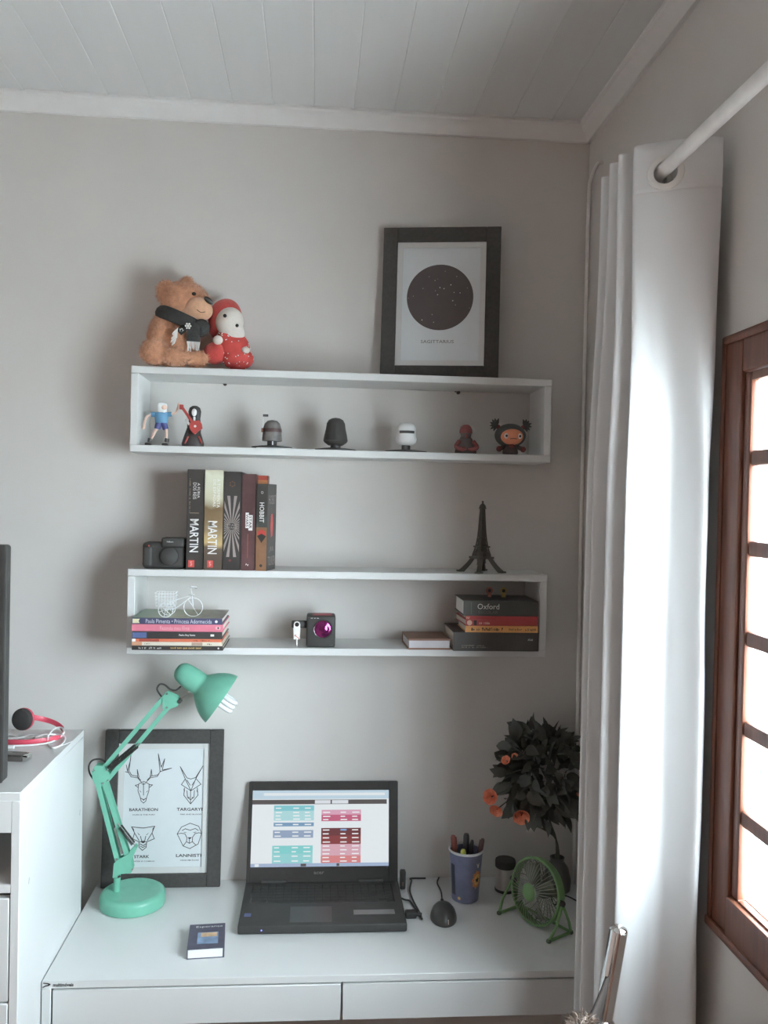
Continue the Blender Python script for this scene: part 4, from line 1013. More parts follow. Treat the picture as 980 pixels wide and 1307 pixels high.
# poster drawing: pixel offsets inside the frame -> local metres
def pp(px, py):
    d = RM @ Vector((px - 490, -(py - 653.5), -F))
    Mi = fM.inverted(); o_ = Mi @ CAM; dd = Mi.to_3x3() @ d
    q = o_ + dd * ((zz - o_.z) / dd.z); return (q.x, q.y)
def c1(x_, y_): return pp(140 + x_ / 7.0, 935 + y_ / 7.0)
def c2(x_, y_): return pp(140 + x_ / 7.0, 1030 + y_ / 7.0)
LT = Matrix.Translation((0, 0, zz))
lw = .0016
def draw(name, fn, lines, w=lw, solid=()):
    mb = MB()
    for ln in lines: mb.ribbon([fn(*q) for q in ln], w, LT)
    for s_ in solid: mb.add([fn(*q) + (0,) for q in s_], [tuple(range(len(s_)))], LT)
    return obj(name, mb, M_ink, pr2, world=False)
draw('stag_drawing', c1, [
    [(285, 445), (305, 438), (322, 445), (352, 460), (350, 520), (328, 585), (322, 612), (302, 630), (280, 612), (275, 585), (252, 520), (258, 460), (285, 445)],
    [(302, 450), (302, 560)], [(285, 455), (302, 465), (320, 455)], [(275, 585), (302, 600), (328, 585)],
    [(258, 465), (228, 472), (252, 490)], [(352, 465), (382, 468), (356, 490)],
    [(285, 445), (250, 405), (190, 395), (170, 360), (158, 340), (148, 290)], [(275, 425), (245, 390), (195, 380), (178, 350)],
    [(250, 392), (246, 330), (262, 400)], [(160, 340), (185, 250), (190, 200), (172, 345)], [(170, 358), (140, 350)],
    [(325, 445), (362, 405), (425, 392), (450, 350), (440, 250), (434, 190), (460, 310)], [(335, 425), (370, 388), (430, 378), (455, 345)],
    [(362, 395), (372, 330), (378, 388)], [(460, 310), (492, 235), (470, 330)], [(455, 348), (552, 318), (470, 335)]],
    solid=[[(265, 515), (285, 535), (272, 530)], [(342, 515), (322, 535), (336, 530)], [(290, 598), (315, 598), (302, 608)]])
draw('horned_drawing', c1, [
    [(630, 305), (675, 415), (640, 465), (725, 520), (815, 462), (770, 410), (832, 300)], [(630, 305), (690, 405), (725, 415), (768, 402), (832, 300)],
    [(675, 415), (725, 520), (770, 410)], [(690, 425), (718, 470)], [(765, 425), (735, 470)],
    [(668, 495), (662, 560), (722, 638), (788, 560), (782, 495)], [(722, 520), (722, 636)], [(690, 520), (695, 580), (722, 600), (752, 580), (756, 518)]],
    solid=[[(700, 572), (716, 580), (706, 588)], [(746, 572), (732, 580), (740, 588)], [(660, 500), (672, 520), (664, 540)], [(788, 500), (776, 520), (784, 540)]])
draw('wolf_drawing', c2, [
    [(195, 178), (300, 188), (402, 172), (378, 232), (398, 284), (330, 312), (300, 305), (262, 312), (206, 284), (222, 232), (195, 178)],
    [(262, 312), (262, 360), (292, 388), (325, 360), (330, 312)], [(222, 232), (262, 300)], [(378, 232), (335, 300)], [(275, 262), (285, 305)], [(322, 262), (312, 305)], [(272, 330), (300, 345), (322, 330)], [(275, 350), (295, 362), (318, 350)]],
    w=lw * 1.1, solid=[[(245, 225), (270, 250), (262, 252)], [(352, 225), (325, 250), (332, 252)], [(270, 308), (325, 308), (298, 325)], [(195, 178), (222, 232), (214, 195)], [(402, 172), (378, 232), (384, 190)]])
draw('lion_drawing', c2, [
    [(718, 145), (795, 172), (820, 235), (790, 330), (715, 372), (655, 348), (603, 240), (640, 180), (718, 145)],
    [(648, 210), (675, 195), (718, 208), (765, 192), (792, 210)], [(640, 235), (672, 240), (690, 275), (685, 310), (712, 325), (738, 310), (740, 270), (762, 238), (795, 230)],
    [(685, 310), (658, 345)], [(738, 310), (770, 340)], [(712, 290), (712, 325)], [(603, 240), (640, 235)], [(820, 235), (795, 230)]],
    solid=[[(695, 272), (735, 270), (714, 290)], [(655, 222), (690, 228), (672, 230)], [(742, 228), (778, 220), (760, 230)]])
tx_ = []
def lab(txt, px0, px1, py, h, fn=None):
    a_ = pp(px0, py); b2_ = pp(px1, py)
    return text_mb(txt, Matrix.Translation(((a_[0] + b2_[0]) / 2, a_[1], zz)), h, b2_[0] - a_[0], bold=.02)
obj('lettering', lab('BARATHEON', 165, 201.5, 1033.5, .0075), M_ink, pr2, world=False)
obj('lettering', lab('TARGARYEN', 225.5, 265, 1033, .0075), M_ink, pr2, world=False)
obj('lettering', lab('STARK', 171, 190.5, 1093.5, .0075), M_ink, pr2, world=False)
obj('lettering', lab('LANNISTER', 224.5, 264, 1092, .0075), M_ink, pr2, world=False)
gy_ = mat('ink_grey', None)
for tt, q0, q1, py in (('OURS IS THE FURY', 169, 198, 1040), ('FIRE AND BLOOD', 230, 257, 1039.5), ('WINTER IS COMING', 166, 197, 1099.5), ('HEAR ME ROAR', 230, 254, 1098)):
    obj('lettering', lab(tt, q0, q1, py, .003), gy_, pr2, world=False)

# ------------------------------------------------------------------ green desk lamp
ly = -.122
lamp = thing('desk_lamp', 'mint green jointed desk lamp with conical shade on a round base', 'lamp', (-.417, ly, ZD))
def LP(px, py, dy=0.0): return P(px, py, ly + dy)
obj('base', MB().lathe([(0, 0), (.073, 0), (.0755, .002), (.076, .006), (.076, .022), (.074, .028), (.069, .0315), (.063, .0325), (.057, .0312), (0, .0305)], Matrix.Translation((-.415, ly, ZD)), 56), M_green, lamp)
pz = LP(148.5, 1135); px_ = pz.x
obj('post', MB().tube([(px_, ly, ZD + .028), (px_ + .002, ly, LP(148.5, 1112).z)], .0082, 16), M_green, lamp)
obj('post_collar', MB().tube([(px_ + .001, ly, LP(148, 1119).z), (px_ + .001, ly, LP(148, 1116).z)], .0088, 16), M_dark, lamp)
PLM = Matrix(((1, 0, 0, 0), (0, 0, -1, 0), (0, 1, 0, 0), (0, 0, 0, 1)))    # local (x, z) plate -> world
def plate(name, pxs, y0_, y1_, m=M_green):
    poly = [(LP(*q).x, LP(*q).z) for q in pxs]
    return obj(name, MB().prism(poly, -(ly + y0_), -(ly + y1_), PLM), m, lamp)
def bar(name, a, b_, w, y0_, y1_, m=M_green, n=4):
    a = LP(*a); b_ = LP(*b_); d = (b_ - a); d.y = 0; d.normalize(); nn = Vector((-d.z, 0, d.x)) * w / 2
    poly = [((a + nn).x, (a + nn).z), ((b_ + nn).x, (b_ + nn).z), ((b_ - nn).x, (b_ - nn).z), ((a - nn).x, (a - nn).z)]
    return obj(name, MB().prism(poly, -(ly + y0_), -(ly + y1_), PLM), m, lamp)
def rivet(px, py, y_): 
    c = LP(px, py, y_ + .0005); obj('rivet', MB().lathe([(0, .0022), (.0015, .0018), (.0024, 0), (0, 0)], frame_m(c, (1, 0, 0), (0, 0, 1)), 12), M_steel, lamp)
low = [(145, 1118), (146.5, 1100), (152, 1095), (164, 1088.5), (172.5, 1078.5), (175.5, 1081), (168.5, 1096), (170.5, 1107), (168.5, 1112), (152, 1113.5), (151, 1118)]
plate('lower_bracket', low, -.011, -.009); plate('lower_bracket', low, .009, .011)
elb = [(118.4, 983), (123, 975.3), (135.5, 976), (140.4, 984.5), (141.6, 990.6), (138, 998.5), (130.6, 1002), (123.3, 1001), (119.6, 993)]
plate('elbow_bracket', elb, -.011, -.009); plate('elbow_bracket', elb, .009, .011)
hd = [(208, 888), (213.3, 882.5), (226.7, 888.5), (230.8, 895), (226.7, 900.5), (213.3, 905), (208.6, 903.5)]
plate('head_bracket', hd, -.011, -.009); plate('head_bracket', hd, .009, .011)
for y0_, y1_ in ((-.009, -.0075), (.0075, .009)):
    bar('lower_arm', (124.5, 994), (151, 1098), .0110, y0_, y1_)
    bar('lower_arm', (134, 996), (163, 1090), .0110, y0_, y1_)
    bar('upper_arm', (212, 886.5), (129, 984), .0100, y0_, y1_)
    bar('upper_arm', (214.5, 903), (136, 997), .0100, y0_, y1_)
for q in ((119.5, 983.5), (130.7, 1000), (137.5, 996.5), (213, 886), (213, 903), (228, 894.5), (168.5, 1110), (148.5, 1097)): rivet(*q, -.012)
def spring(a, b_, R, turns, dy):
    a = LP(*a, dy); b_ = LP(*b_, dy); d = b_ - a; u = d.normalized(); v = Vector((0, 1, 0)); w = u.cross(v); n = turns * 10
    pts = [a + d * (k / n) + (v * math.cos(2 * math.pi * k / 10) + w * math.sin(2 * math.pi * k / 10)) * R for k in range(n + 1)]
    return MB().tube(pts, .0012, 5)
M_spr = mat('spring_dark', (.07, .065, .06, 1), .35, .6)
for dy in (-.014, .014):
    obj('spring', spring((174, 952), (139, 981), .0062, 24, dy), M_spr, lamp)
    obj('spring', spring((153.5, 1055), (170, 1077), .0054, 17, dy), M_spr, lamp)
obj('spring', spring((147.5, 1056), (157.5, 1089), .0056, 20, -.001), M_steel, lamp)
for a, b_ in (((174, 952), (177.5, 949)), ((139, 981), (136, 984)), ((153.5, 1055), (151, 1051)), ((170, 1077), (173, 1080))):
    obj('spring_hook', MB().tube([LP(*a, -.014), LP(*b_, -.011)], .0015, 6), M_steel, lamp)
obj('neck_rod', MB().tube([LP(229, 894.5), LP(241.5, 882.5)], .0022, 8), M_steel, lamp)
obj('neck_knob', MB().lathe([(0, .006), (.004, .006), (.0052, .003), (.0052, -.016), (0, -.016)], frame_m(LP(229, 895, -.008), (1, 0, 0), (0, 0, 1)), 18), M_black, lamp)
A = LP(236.5, 860.7); Bx = LP(282.7, 892.3); ax = (Bx - A); u_ = ax.length / 55.97; ax.normalize()
Ms = frame_m(A, Vector((0, -1, 0)), ax.cross(Vector((0, -1, 0))))
Ms = Matrix.Translation(A) @ ax.to_track_quat('Z', 'Y').to_matrix().to_4x4()
pr_ = [(0, -14), (5, -13.4), (9.5, -10.8), (12.6, -6.5), (14, 0), (14.6, 8), (14.9, 15), (14.6, 20), (14.9, 23), (17.2, 25.5), (21, 29.5), (25.2, 34.5), (29, 40), (32, 46), (33.8, 51), (34.9, 56)]
inn = [(34.2, 55.8), (33, 51), (31.2, 46), (28.2, 40.4), (24.3, 35), (20, 30.2), (16, 26.5), (12.5, 25), (0, 25)]
obj('shade', MB().lathe([(r_ * u_, z_ * u_) for r_, z_ in pr_ + inn], Ms, 56), M_green, lamp, sharp=50)
obj('neck_joint', MB().ball(LP(241.5, 883, -.004), .0035), M_chrome, lamp)
M_bulb = mat('bulb_glass', (.82, .83, .83, 1), .2)
bl = obj('bulb', MB().lathe([(0, 24 * u_), (9 * u_, 24 * u_), (9.5 * u_, 30 * u_), (9 * u_, 42 * u_), (0, 43 * u_)], Ms, 24), M_bulb, lamp)
for k in range(3):
    a = k * math.pi / 3 + .25; Rr = 5.2 * u_
    ca, sa = math.cos(a), math.sin(a)
    arc = [(Rr, 42)] + [(Rr, 66)] + [(Rr * math.cos(t_), 66 + 8 * math.sin(t_)) for t_ in [math.pi * j / 6 for j in range(1, 6)]] + [(-Rr, 66), (-Rr, 42)]
    off = (k - 1) * 6.2 * u_
    pts = [Ms @ Vector((x_, off, z_ * u_)) for x_, z_ in arc]
    obj('bulb_tube', MB().tube(pts, 2.9 * u_, 10), M_bulb, bl)
cpts = [LP(206, 889, .006), LP(200.5, 880), LP(204, 873.5), LP(210, 874), LP(217, 879.5), LP(224, 881), LP(231, 876, .004)]
obj('cord', MB().tube(bez(cpts, 6), .0021, 8), M_black, lamp)
cpts = [LP(121, 997, .006), LP(114.5, 987, .004), LP(113.5, 977, .004), LP(119, 970, .004), LP(130, 969.5, .006), LP(138, 976, .008)]
obj('cord', MB().tube(bez(cpts, 6), .0021, 8), M_black, lamp)
cpts = [LP(138, 976, .008), LP(170, 938, .008), LP(205, 891, .008)]
obj('cord', MB().tube(bez(cpts, 6), .0018, 8), M_black, lamp)

# ------------------------------------------------------------------ laptop
lx0, lx1 = -.154, .2235; lyf, lyb = -.2835, -.062; lxc = (lx0 + lx1) / 2
lap = thing('laptop', 'open black laptop showing colour tables on its screen', 'laptop', (lxc, -.17, ZD))
obj('base', MB().box((lx0, lyf, ZD + .002), (lx1, lyb, ZD + .022), .004, 3), M_black, lap)
zk = ZD + .022
kd = obj('keyboard_well', MB().box((lx0 + .018, -.178, zk - .001), (lx1 - .018, -.082, zk + .0005), .0004, 1), M_blackgl, lap)
kb = MB()
for rr_ in range(6):
    for cc_ in range(18):
        kx = lx0 + .022 + cc_ * .0186; ky = -.175 + rr_ * .0152
        kb.box((kx, ky, zk + .0003), (kx + .0170, ky + .0138, zk + .0014))
obj('keys', kb, mat('key_black', (.055, .053, .05, 1), .8, spec=.1), kd, kind='stuff')
obj('touchpad', MB().box((lxc - .075, -.272, zk - .0005), (lxc + .02, -.197, zk + .0004), .0003, 1), mat('pad_black', (.065, .062, .058, 1), .4), lap)
def deck(px, py): return on(px, py, 2, zk)
a = deck(451, 1162); b_ = deck(504, 1166)
obj('silver_sticker', MB().box((a.x, b_.y - .002, zk - .0002), (b_.x, a.y + .002, zk + .0004)), mat('sticker_grey', rgb(118, 114, 112, 1.3), .4), lap)
a = deck(312, 1166); b_ = deck(320, 1170)
obj('blue_sticker', MB().box((a.x, b_.y, zk - .0002), (b_.x, a.y, zk + .0004)), mat('sticker_blue', rgb(80, 92, 138, 1.3), .4), lap)
c = P(333.5, 1190, lyf - .0003)
obj('status_light', MB().box((c.x - .0015, lyf - .0008, ZD + .010), (c.x + .0015, lyf + .001, ZD + .013)), mat('led_blue', (.25, .3, 1, 1), .5, emit=.3), lap)
# lid: hinge line to the top against the wall
hz = ZD + .021; hyy = -.066
tl_ = P(315, 998, -.014); tr_ = P(503.5, 996.5, -.014)
lz = (tl_.z + tr_.z) / 2
LH = math.hypot(lz - hz, -.014 - hyy)
lxv = Vector((1, 0, 0)); lyv = Vector((0, -.014 - hyy, lz - hz)).normalized()
LM = frame_m((lxc, hyy, hz), lxv, lyv)             # local z points at the viewer
lw_ = .3755
def lbox(lo, hi, bev=0, seg=2): return MB().box(lo, hi, bev, seg, LM)
lid = obj('lid', lbox((-lw_ / 2, -.004, -.012), (lw_ / 2, LH, -.001), .004, 3), M_black, lap)
obj('hinge', MB().tube([(lxc - .15, hyy, hz + .001), (lxc - .09, hyy, hz + .001)], .006, 12), M_black, lap)
obj('hinge', MB().tube([(lxc + .09, hyy, hz + .001), (lxc + .15, hyy, hz + .001)], .006, 12), M_black, lap)
LI = LM.inverted(); lo_ = LI @ CAM
def lp(px, py):
    d = LI.to_3x3() @ (RM @ Vector((px - 490, -(py - 653.5), -F))); q = lo_ + d * ((0 - lo_.z) / d.z); return q.x, q.y
sx0, sy1 = lp(322, 1009); sx1, sy0 = lp(496.3, 1105)
sx0 = lp(321, 1060)[0]; sx1 = lp(496, 1060)[0]
obj('bezel', lbox((-lw_ / 2, -.002, -.002), (sx0, LH - .0005, .0012), .001, 1).box((sx1, -.002, -.002), (lw_ / 2, LH - .0005, .0012), .001, 1, LM).box((sx0, -.002, -.002), (sx1, sy0, .0012), 0, 1, LM).box((sx0, sy1, -.002), (sx1, LH - .0005, .0012), 0, 1, LM), M_blackgl, lid)
SE = .12
def em(name, r_, g_, b_):
    m = mat('screen_' + name, rgb(r_, g_, b_, 1.0), .35, var=.01, emit=SE * 2.0, spec=.1)
    b = m.node_tree.nodes['Principled BSDF']
    for l in list(b.inputs['Base Color'].links): m.node_tree.links.remove(l)
    b.inputs['Base Color'].default_value = (.02, .02, .02, 1)
    return m
scr = obj('screen', lbox((sx0 - .001, sy0 - .001, -.0018), (sx1 + .001, sy1 + .001, 0)), em('page', 214, 222, 226), lap)
SW, SH = sx1 - sx0, sy1 - sy0
def sq(name, u0, v0, u1, v1, m, z_=.0002):          # u right, v down, 0..1 on the screen
    return obj(name, MB().quad(sx0 + u0 * SW, sy1 - v1 * SH, sx0 + u1 * SW, sy1 - v0 * SH, LM, z_), m, scr)
def cv(x_, y_): return ((x_ - 58) / 855.0, (y_ - 82 - (x_ - 58) * -.012) / 493.0)
sq('browser_bar', 0, 0, 1, .115, em('bar', 176, 200, 216)); sq('address_bar', .08, .035, .97, .07, em('addr', 212, 220, 224), .0004)
sq('site_header', 0, .125, .985, .185, em('dark', 84, 78, 78))
sq('site_button', .455, .132, .57, .178, em('btn', 206, 212, 220), .0004); sq('site_button', .58, .132, .70, .178, em('btn', 0, 0, 0), .0004)
tabs = [('pale_cyan_table', .158, .20, .45, .27, (112, 190, 200)), ('pale_cyan_table', .158, .27, .45, .40, (158, 206, 210)), ('blue_table', .158, .425, .45, .475, (110, 148, 182)), ('slate_table', .155, .525, .447, .625, (136, 156, 184)),
        ('cyan_table', .153, .725, .445, .83, (112, 198, 198)), ('cyan_table', .153, .83, .445, .955, (132, 200, 202)),
        ('pink_table', .505, .26, .795, .325, (208, 150, 176)), ('rose_table', .505, .325, .795, .41, (190, 84, 120)),
        ('maroon_table', .505, .50, .795, .60, (108, 52, 56)), ('maroon_table', .505, .60, .795, .71, (134, 56, 58)), ('blush_table', .505, .71, .795, .86, (206, 156, 172)), ('coral_table', .505, .86, .795, .955, (208, 120, 122))]
rt = random.Random(3)
for nm, u0, v0, u1, v1, c in tabs:
    t_ = sq(nm, u0, v0, u1, v1, em(nm + str(c[0]), *c))
    n = max(1, round((v1 - v0) / .05))
    mb = MB()
    for k in range(n):
        v = v0 + (k + .5) * (v1 - v0) / n
        for uu, wv_ in ((.012, .05), (.14, .045), (.225, .05)):
            w_ = wv_ * rt.uniform(.7, 1.1)
            mb.quad(sx0 + (u0 + uu) * SW, sy1 - (v + .008) * SH, sx0 + (u0 + uu + w_) * SW, sy1 - (v - .006) * SH, LM, .0005)
    obj('table_text', mb, em('txt', 226, 230, 232), t_ if False else scr)
sq('highlight', .645, .512, .69, .535, em('hl', 120, 160, 210), .0007)
sq('taskbar', 0, .955, 1, 1, em('task', 150, 170, 200)); sq('task_icon', .36, .96, .40, .995, em('dark', 0, 0, 0), .0004); sq('task_icon', .03, .96, .06, .995, em('page', 0, 0, 0), .0004); sq('task_icon', .62, .96, .64, .995, em('dark', 0, 0, 0), .0004)
mb = text_mb('acer', LM @ Matrix.Translation((lp(407, 1114)[0], lp(407, 1114)[1], .0014)), .006, .026, bold=.02)
obj('maker_lettering', mb, mat('logo_grey', rgb(104, 100, 98, 1.3), .4), lid)

# dongle, cable and plug
c = on(511, 1133, 2, ZD)
dg_ = thing('usb_dongle', 'black wireless stick plugged in at the laptop hinge', 'dongle', (c.x, -.075, ZD))
xq = lx1 + .001; yq = -.075
obj('plug', MB().box((xq - .002, yq - .006, ZD + .010), (xq + .006, yq + .006, ZD + .017), .001, 1), M_steel, dg_)
obj('body', MB().box((xq + .002, yq - .009, ZD + .006), (xq + .0165, yq + .009, ZD + .052), .004, 3), M_black, dg_)
obj('window', MB().box((xq + .007, yq - .0098, ZD + .016), (xq + .011, yq - .008, ZD + .026), .0005, 1), mat('dongle_brown', rgb(104, 82, 74, 1.2), .4), dg_)
ca_ = thing('power_cable', 'black cable and plug looping beside the laptop', 'cable', (.26, -.15, ZD))
zc_ = ZD + .0028
pts = [(lx1 - .002, -.135, ZD + .011), (lx1 + .010, -.140, ZD + .008)] + [on(*q, 2, zc_) for q in ((523, 1150), (530, 1160), (536, 1169), (538.5, 1173))]
obj('cord', MB().tube(bez(pts, 6), .0022, 8), M_black, ca_)
pts = [on(538.5, 1173, 2, zc_ + .002)] + [on(*q, 2, zc_ + .002) for q in ((535, 1164), (527, 1149), (523, 1136), (525, 1124))] + [(.262, -.012, zc_), (.30, -.012, zc_)]
obj('cord', MB().tube(bez(pts, 6), .0022, 8), M_black, ca_)
a = on(519, 1171, 2, ZD); b_ = on(534, 1173, 2, ZD)
obj('plug', MB().box((a.x - .004, a.y - .010, ZD), (b_.x - .004, a.y + .010, ZD + .016), .004, 3), M_black, ca_)
obj('plug_tip', MB().tube([(b_.x - .006, a.y, ZD + .008), (b_.x + .008, a.y, ZD + .006)], .0045, 12), M_black, ca_)
obj('cable_tie', MB().tube([(b_.x + .002, a.y + .010, ZD + .003), (b_.x + .002, a.y + .003, ZD + .0095)], .0016, 8), M_tw, ca_)

# mouse
mc = (on(551, 1172, 2, ZD) + on(582, 1172, 2, ZD)) / 2
mc = Vector((.3155, -.218, ZD))
ms = thing('mouse', 'small black computer mouse with a cord on the desk', 'mouse', mc)
prof = [(0, 1.0), (.35, .96), (.62, .84), (.84, .60), (.96, .30), (1.0, .10), (.98, 0), (0, 0)]
obj('body', MB().lathe(prof, Matrix.Translation(mc) @ Matrix.Rotation(rad(-4), 4, 'Z') @ Matrix.Diagonal((.031, .046, .034, 1)), 40), mat('mouse_black', (.055, .053, .05, 1), .3, var=.06), ms, sharp=60)
obj('button_seam', MB().tube([mc + Vector((0, .049, .008)), mc + Vector((0, .036, .0255)), mc + Vector((0, .015, .0335))], .0007, 5), M_black, ms)
obj('wheel', MB().lathe([(0, -.003), (.006, -.003), (.006, .003), (0, .003)], Matrix.Translation(mc + Vector((0, .026, .027))) @ Matrix.Rotation(rad(90), 4, 'Y'), 18), M_black, ms)
pts = [mc + Vector((.004, .046, .006)), on(563, 1139, 2, zc_), on(558, 1127, 2, zc_), Vector((.335, -.008, zc_))]
obj('cord', MB().tube(bez(pts, 6), .0019, 8), M_black, ms)
mkM = frame_m(mc + Vector((.004, -.047, .0135)), (1, 0, 0), (0, .42, .9))
obj('maker_mark', MB().prism([(-.0012, -.005), (.0012, -.005), (.0012, .005), (-.0012, .005)], -.002, .0012, mkM), M_chrome, ms)

# small book on the desk
fl_, frr = on(238.3, 1225, 2, ZD), on(286, 1222, 2, ZD)
dirx_ = (frr - fl_); Wb = dirx_.length; ang = math.atan2(dirx_.y, dirx_.x)
zt_b = P(262, 1210.5, (fl_.y + frr.y) / 2).z - ZD
tlb, trb = on(242.5, 1182, 2, ZD + zt_b), on(288, 1177.4, 2, ZD + zt_b)
Dp = ((tlb + trb) / 2 - (fl_ + frr) / 2).length
Mb = Matrix.Translation((fl_.x, fl_.y, ZD)) @ Matrix.Rotation(ang, 4, 'Z')
pb = thing('pocket_book', 'small thick grey-violet pocket book lying alone on the desk', 'book', M=Mb)
M_pb = mat('pocket_cover', rgb(78, 76, 94, 1.35), .4, var=.12, scale=60)
obj('cover', MB().box((0, 0, 0), (Wb, Dp, .0018), .0004, 1).box((0, 0, zt_b - .0018), (Wb, Dp, zt_b), .0004, 1).box((0, 0, .0018), (.0018, Dp, zt_b - .0018)), M_pb, pb, world=False)
obj('pages', MB().box((.0018, .0012, .0018), (Wb - .0035, Dp - .003, zt_b - .0018)), M_pagesw, pb, world=False)
obj('cover_lettering', text_mb('Esperança', Matrix.Translation((Wb * .56, Dp * .87, zt_b + .0003)), .010, Wb * .74), M_tw, pb, world=False)
obj('cover_picture', MB().box((Wb * .25, Dp * .18, zt_b - .0002), (Wb * .82, Dp * .64, zt_b + .0003)), mat('cover_sky', rgb(120, 146, 178, 1.3), .4, var=.3, scale=40), pb, world=False)
obj('cover_picture', MB().box((Wb * .34, Dp * .46, zt_b), (Wb * .78, Dp * .62, zt_b + .0005)), mat('cover_sunset', rgb(196, 160, 120, 1.3), .4, var=.3, scale=60), pb, world=False)

# ------------------------------------------------------------------ pen cup and pens
cc = Vector((.3835, -.118, ZD)); CH = P(594, 1090, -.155).z - ZD - .002
cup = thing('pen_cup', 'tall blue printed plastic cup holding pens', 'cup', cc)
rb, rt_ = .0325, .041
M_cup = mat('cup_blue', rgb(100, 104, 132, 1.7), .35, var=.18, scale=28)
obj('body', MB().lathe([(0, 0), (rb - .001, 0), (rb, .001), (rt_, CH), (rt_ - .0015, CH), (rb - .0015, .003), (0, .003)], Matrix.Translation(cc), 48), M_cup, cup)
obj('rim', MB().lathe([(rt_ - .0018, CH - .004), (rt_ + .0004, CH - .004), (rt_ + .002, CH - .002), (rt_ + .0018, CH + .0012), (rt_ - .0005, CH + .002), (rt_ - .0018, CH), (rt_ - .0018, CH - .004)], Matrix.Translation(cc), 48), mat('rim_white', (.78, .79, .8, 1), .3), cup)
def cup_patch(name, poly, a0, zc0, m, off=.0006):    # flat print wrapped on the cup
    mb = MB(); vs = []
    n = len(poly)
    for (u, v) in [(0, 0)] + poly:
        z_ = zc0 + v; rr = rb + (rt_ - rb) * z_ / CH + off; a_ = a0 + u / rr
        vs.append((cc.x + rr * math.cos(a_), cc.y + rr * math.sin(a_), ZD + z_))
    return obj(name, mb.add(vs, [(0, i + 1, (i + 1) % n + 1) for i in range(n)]), m, cup)
a0 = rad(-90 + 38)
fl_poly = [((.0125 + .003 * (k % 2)) * math.cos(2 * math.pi * k / 18), (.019 + .005 * (k % 2)) * math.sin(2 * math.pi * k / 18)) for k in range(18)]
cup_patch('flame_print', fl_poly, a0, .058, mat('cup_orange', rgb(210, 128, 62, 1.5), .4, var=.2))
cup_patch('sun_print', [(.009 * math.cos(2 * math.pi * k / 18), .014 * math.sin(2 * math.pi * k / 18)) for k in range(18)], a0, .058, mat('cup_yellow', rgb(220, 176, 96, 1.4), .4), .0009)
st_poly = [((.0075 if k % 2 == 0 else .0032) * math.sin(2 * math.pi * k / 10), (.0085 if k % 2 == 0 else .0036) * math.cos(2 * math.pi * k / 10)) for k in range(10)]
cup_patch('star_print', st_poly, a0, .057, M_ink, .0012)
cup_patch('badge_print', [(.004 * math.cos(2 * math.pi * k / 12), .004 * math.sin(2 * math.pi * k / 12)) for k in range(12)], rad(-90 - 35), .012, mat('cup_yellow', None))
cup_patch('stroke_print', [(-.004, .006), (-.002, .006), (.002, -.004), (.0045, .007), (.006, .006), (.003, -.006), (.001, -.006)], a0 - .02, .092, M_tw)
cup_patch('dark_panel', [(-.008, -.045), (.006, -.045), (.006, .03), (-.008, .03)], rad(-90 - 62), .062, mat('cup_navy', rgb(62, 64, 80, 1.3), .4))
def pen(label, ang_, lean_, L, R, body, capm, capL, rr=.030):
    base = cc + Vector((.018 * math.cos(ang_), .018 * math.sin(ang_), .004))
    tip = cc + Vector((rr * math.cos(ang_), rr * math.sin(ang_), CH))
    d = (tip - base).normalized()
    M_ = Matrix.Translation(base) @ d.to_track_quat('Z', 'Y').to_matrix().to_4x4()
    r_ = thing('pen', label, 'pen', M=M_, group='pens in the cup')
    obj('barrel', MB().lathe([(0, 0), (R * .5, .001), (R, .01), (R, L - capL)], None, 12), body, r_, world=False)
    obj('cap', MB().lathe([(R, L - capL - .001), (R * 1.12, L - capL), (R * 1.12, L - .006), (R * .8, L - .001), (0, L)], None, 12), capm, r_, world=False)
    obj('clip', MB().box((-.0015, R * 1.1, L - capL + .006), (.0015, R * 1.1 + .0018, L - .005)), capm, r_, world=False)
M_pr = mat('pen_rust', rgb(130, 66, 54, 1.4), .4); M_py = mat('pen_yellow', rgb(200, 206, 70, 1.5), .4); M_pd = mat('pen_dark', (.06, .056, .06, 1), .35); M_pw = mat('pen_wine', rgb(90, 58, 58, 1.4), .4); M_pg = mat('pen_clear', (.5, .5, .52, 1), .2)
pen('rust brown marker pen leaning in the blue cup', rad(160), 0, .148, .006, M_pr, M_pr, .04)
pen('yellow capped short highlighter in the blue cup', rad(-115), 0, .126, .006, M_pw, M_py, .03, .026)
pen('thick dark marker standing in the blue cup', rad(80), 0, .148, .0068, M_pd, M_pd, .045, .02)
pen('slim dark pen in the blue cup beside the thick marker', rad(40), 0, .134, .0042, M_pg, M_pd, .04, .022)
pen('wine red pen leaning out over the cup rim', rad(-20), 0, .150, .0048, M_pw, M_pw, .05, .036)

# ------------------------------------------------------------------ metal jar
jc = Vector((.491, -.080, ZD)); JH = P(645, 1101, -.1).z - ZD
jar = thing('jar', 'short steel canister with dark lid between the pen cup and fan', 'jar', jc)
obj('body', MB().lathe([(0, 0), (.023, 0), (.0245, .002), (.0245, .007), (.0235, .008), (.0235, JH * .78), (0, JH * .78)], Matrix.Translation(jc), 40), mat('jar_steel', (.62, .57, .56, 1), .3, .7, var=.05), jar)
obj('lid', MB().lathe([(.0238, JH * .76), (.0255, JH * .78), (.0258, JH * .96), (.0245, JH), (0, JH)], Matrix.Translation(jc), 40), M_black, jar)
obj('foot_band', MB().lathe([(.0245, .001), (.0253, .002), (.0253, .007), (.0245, .008)], Matrix.Translation(jc), 40), M_black, jar)

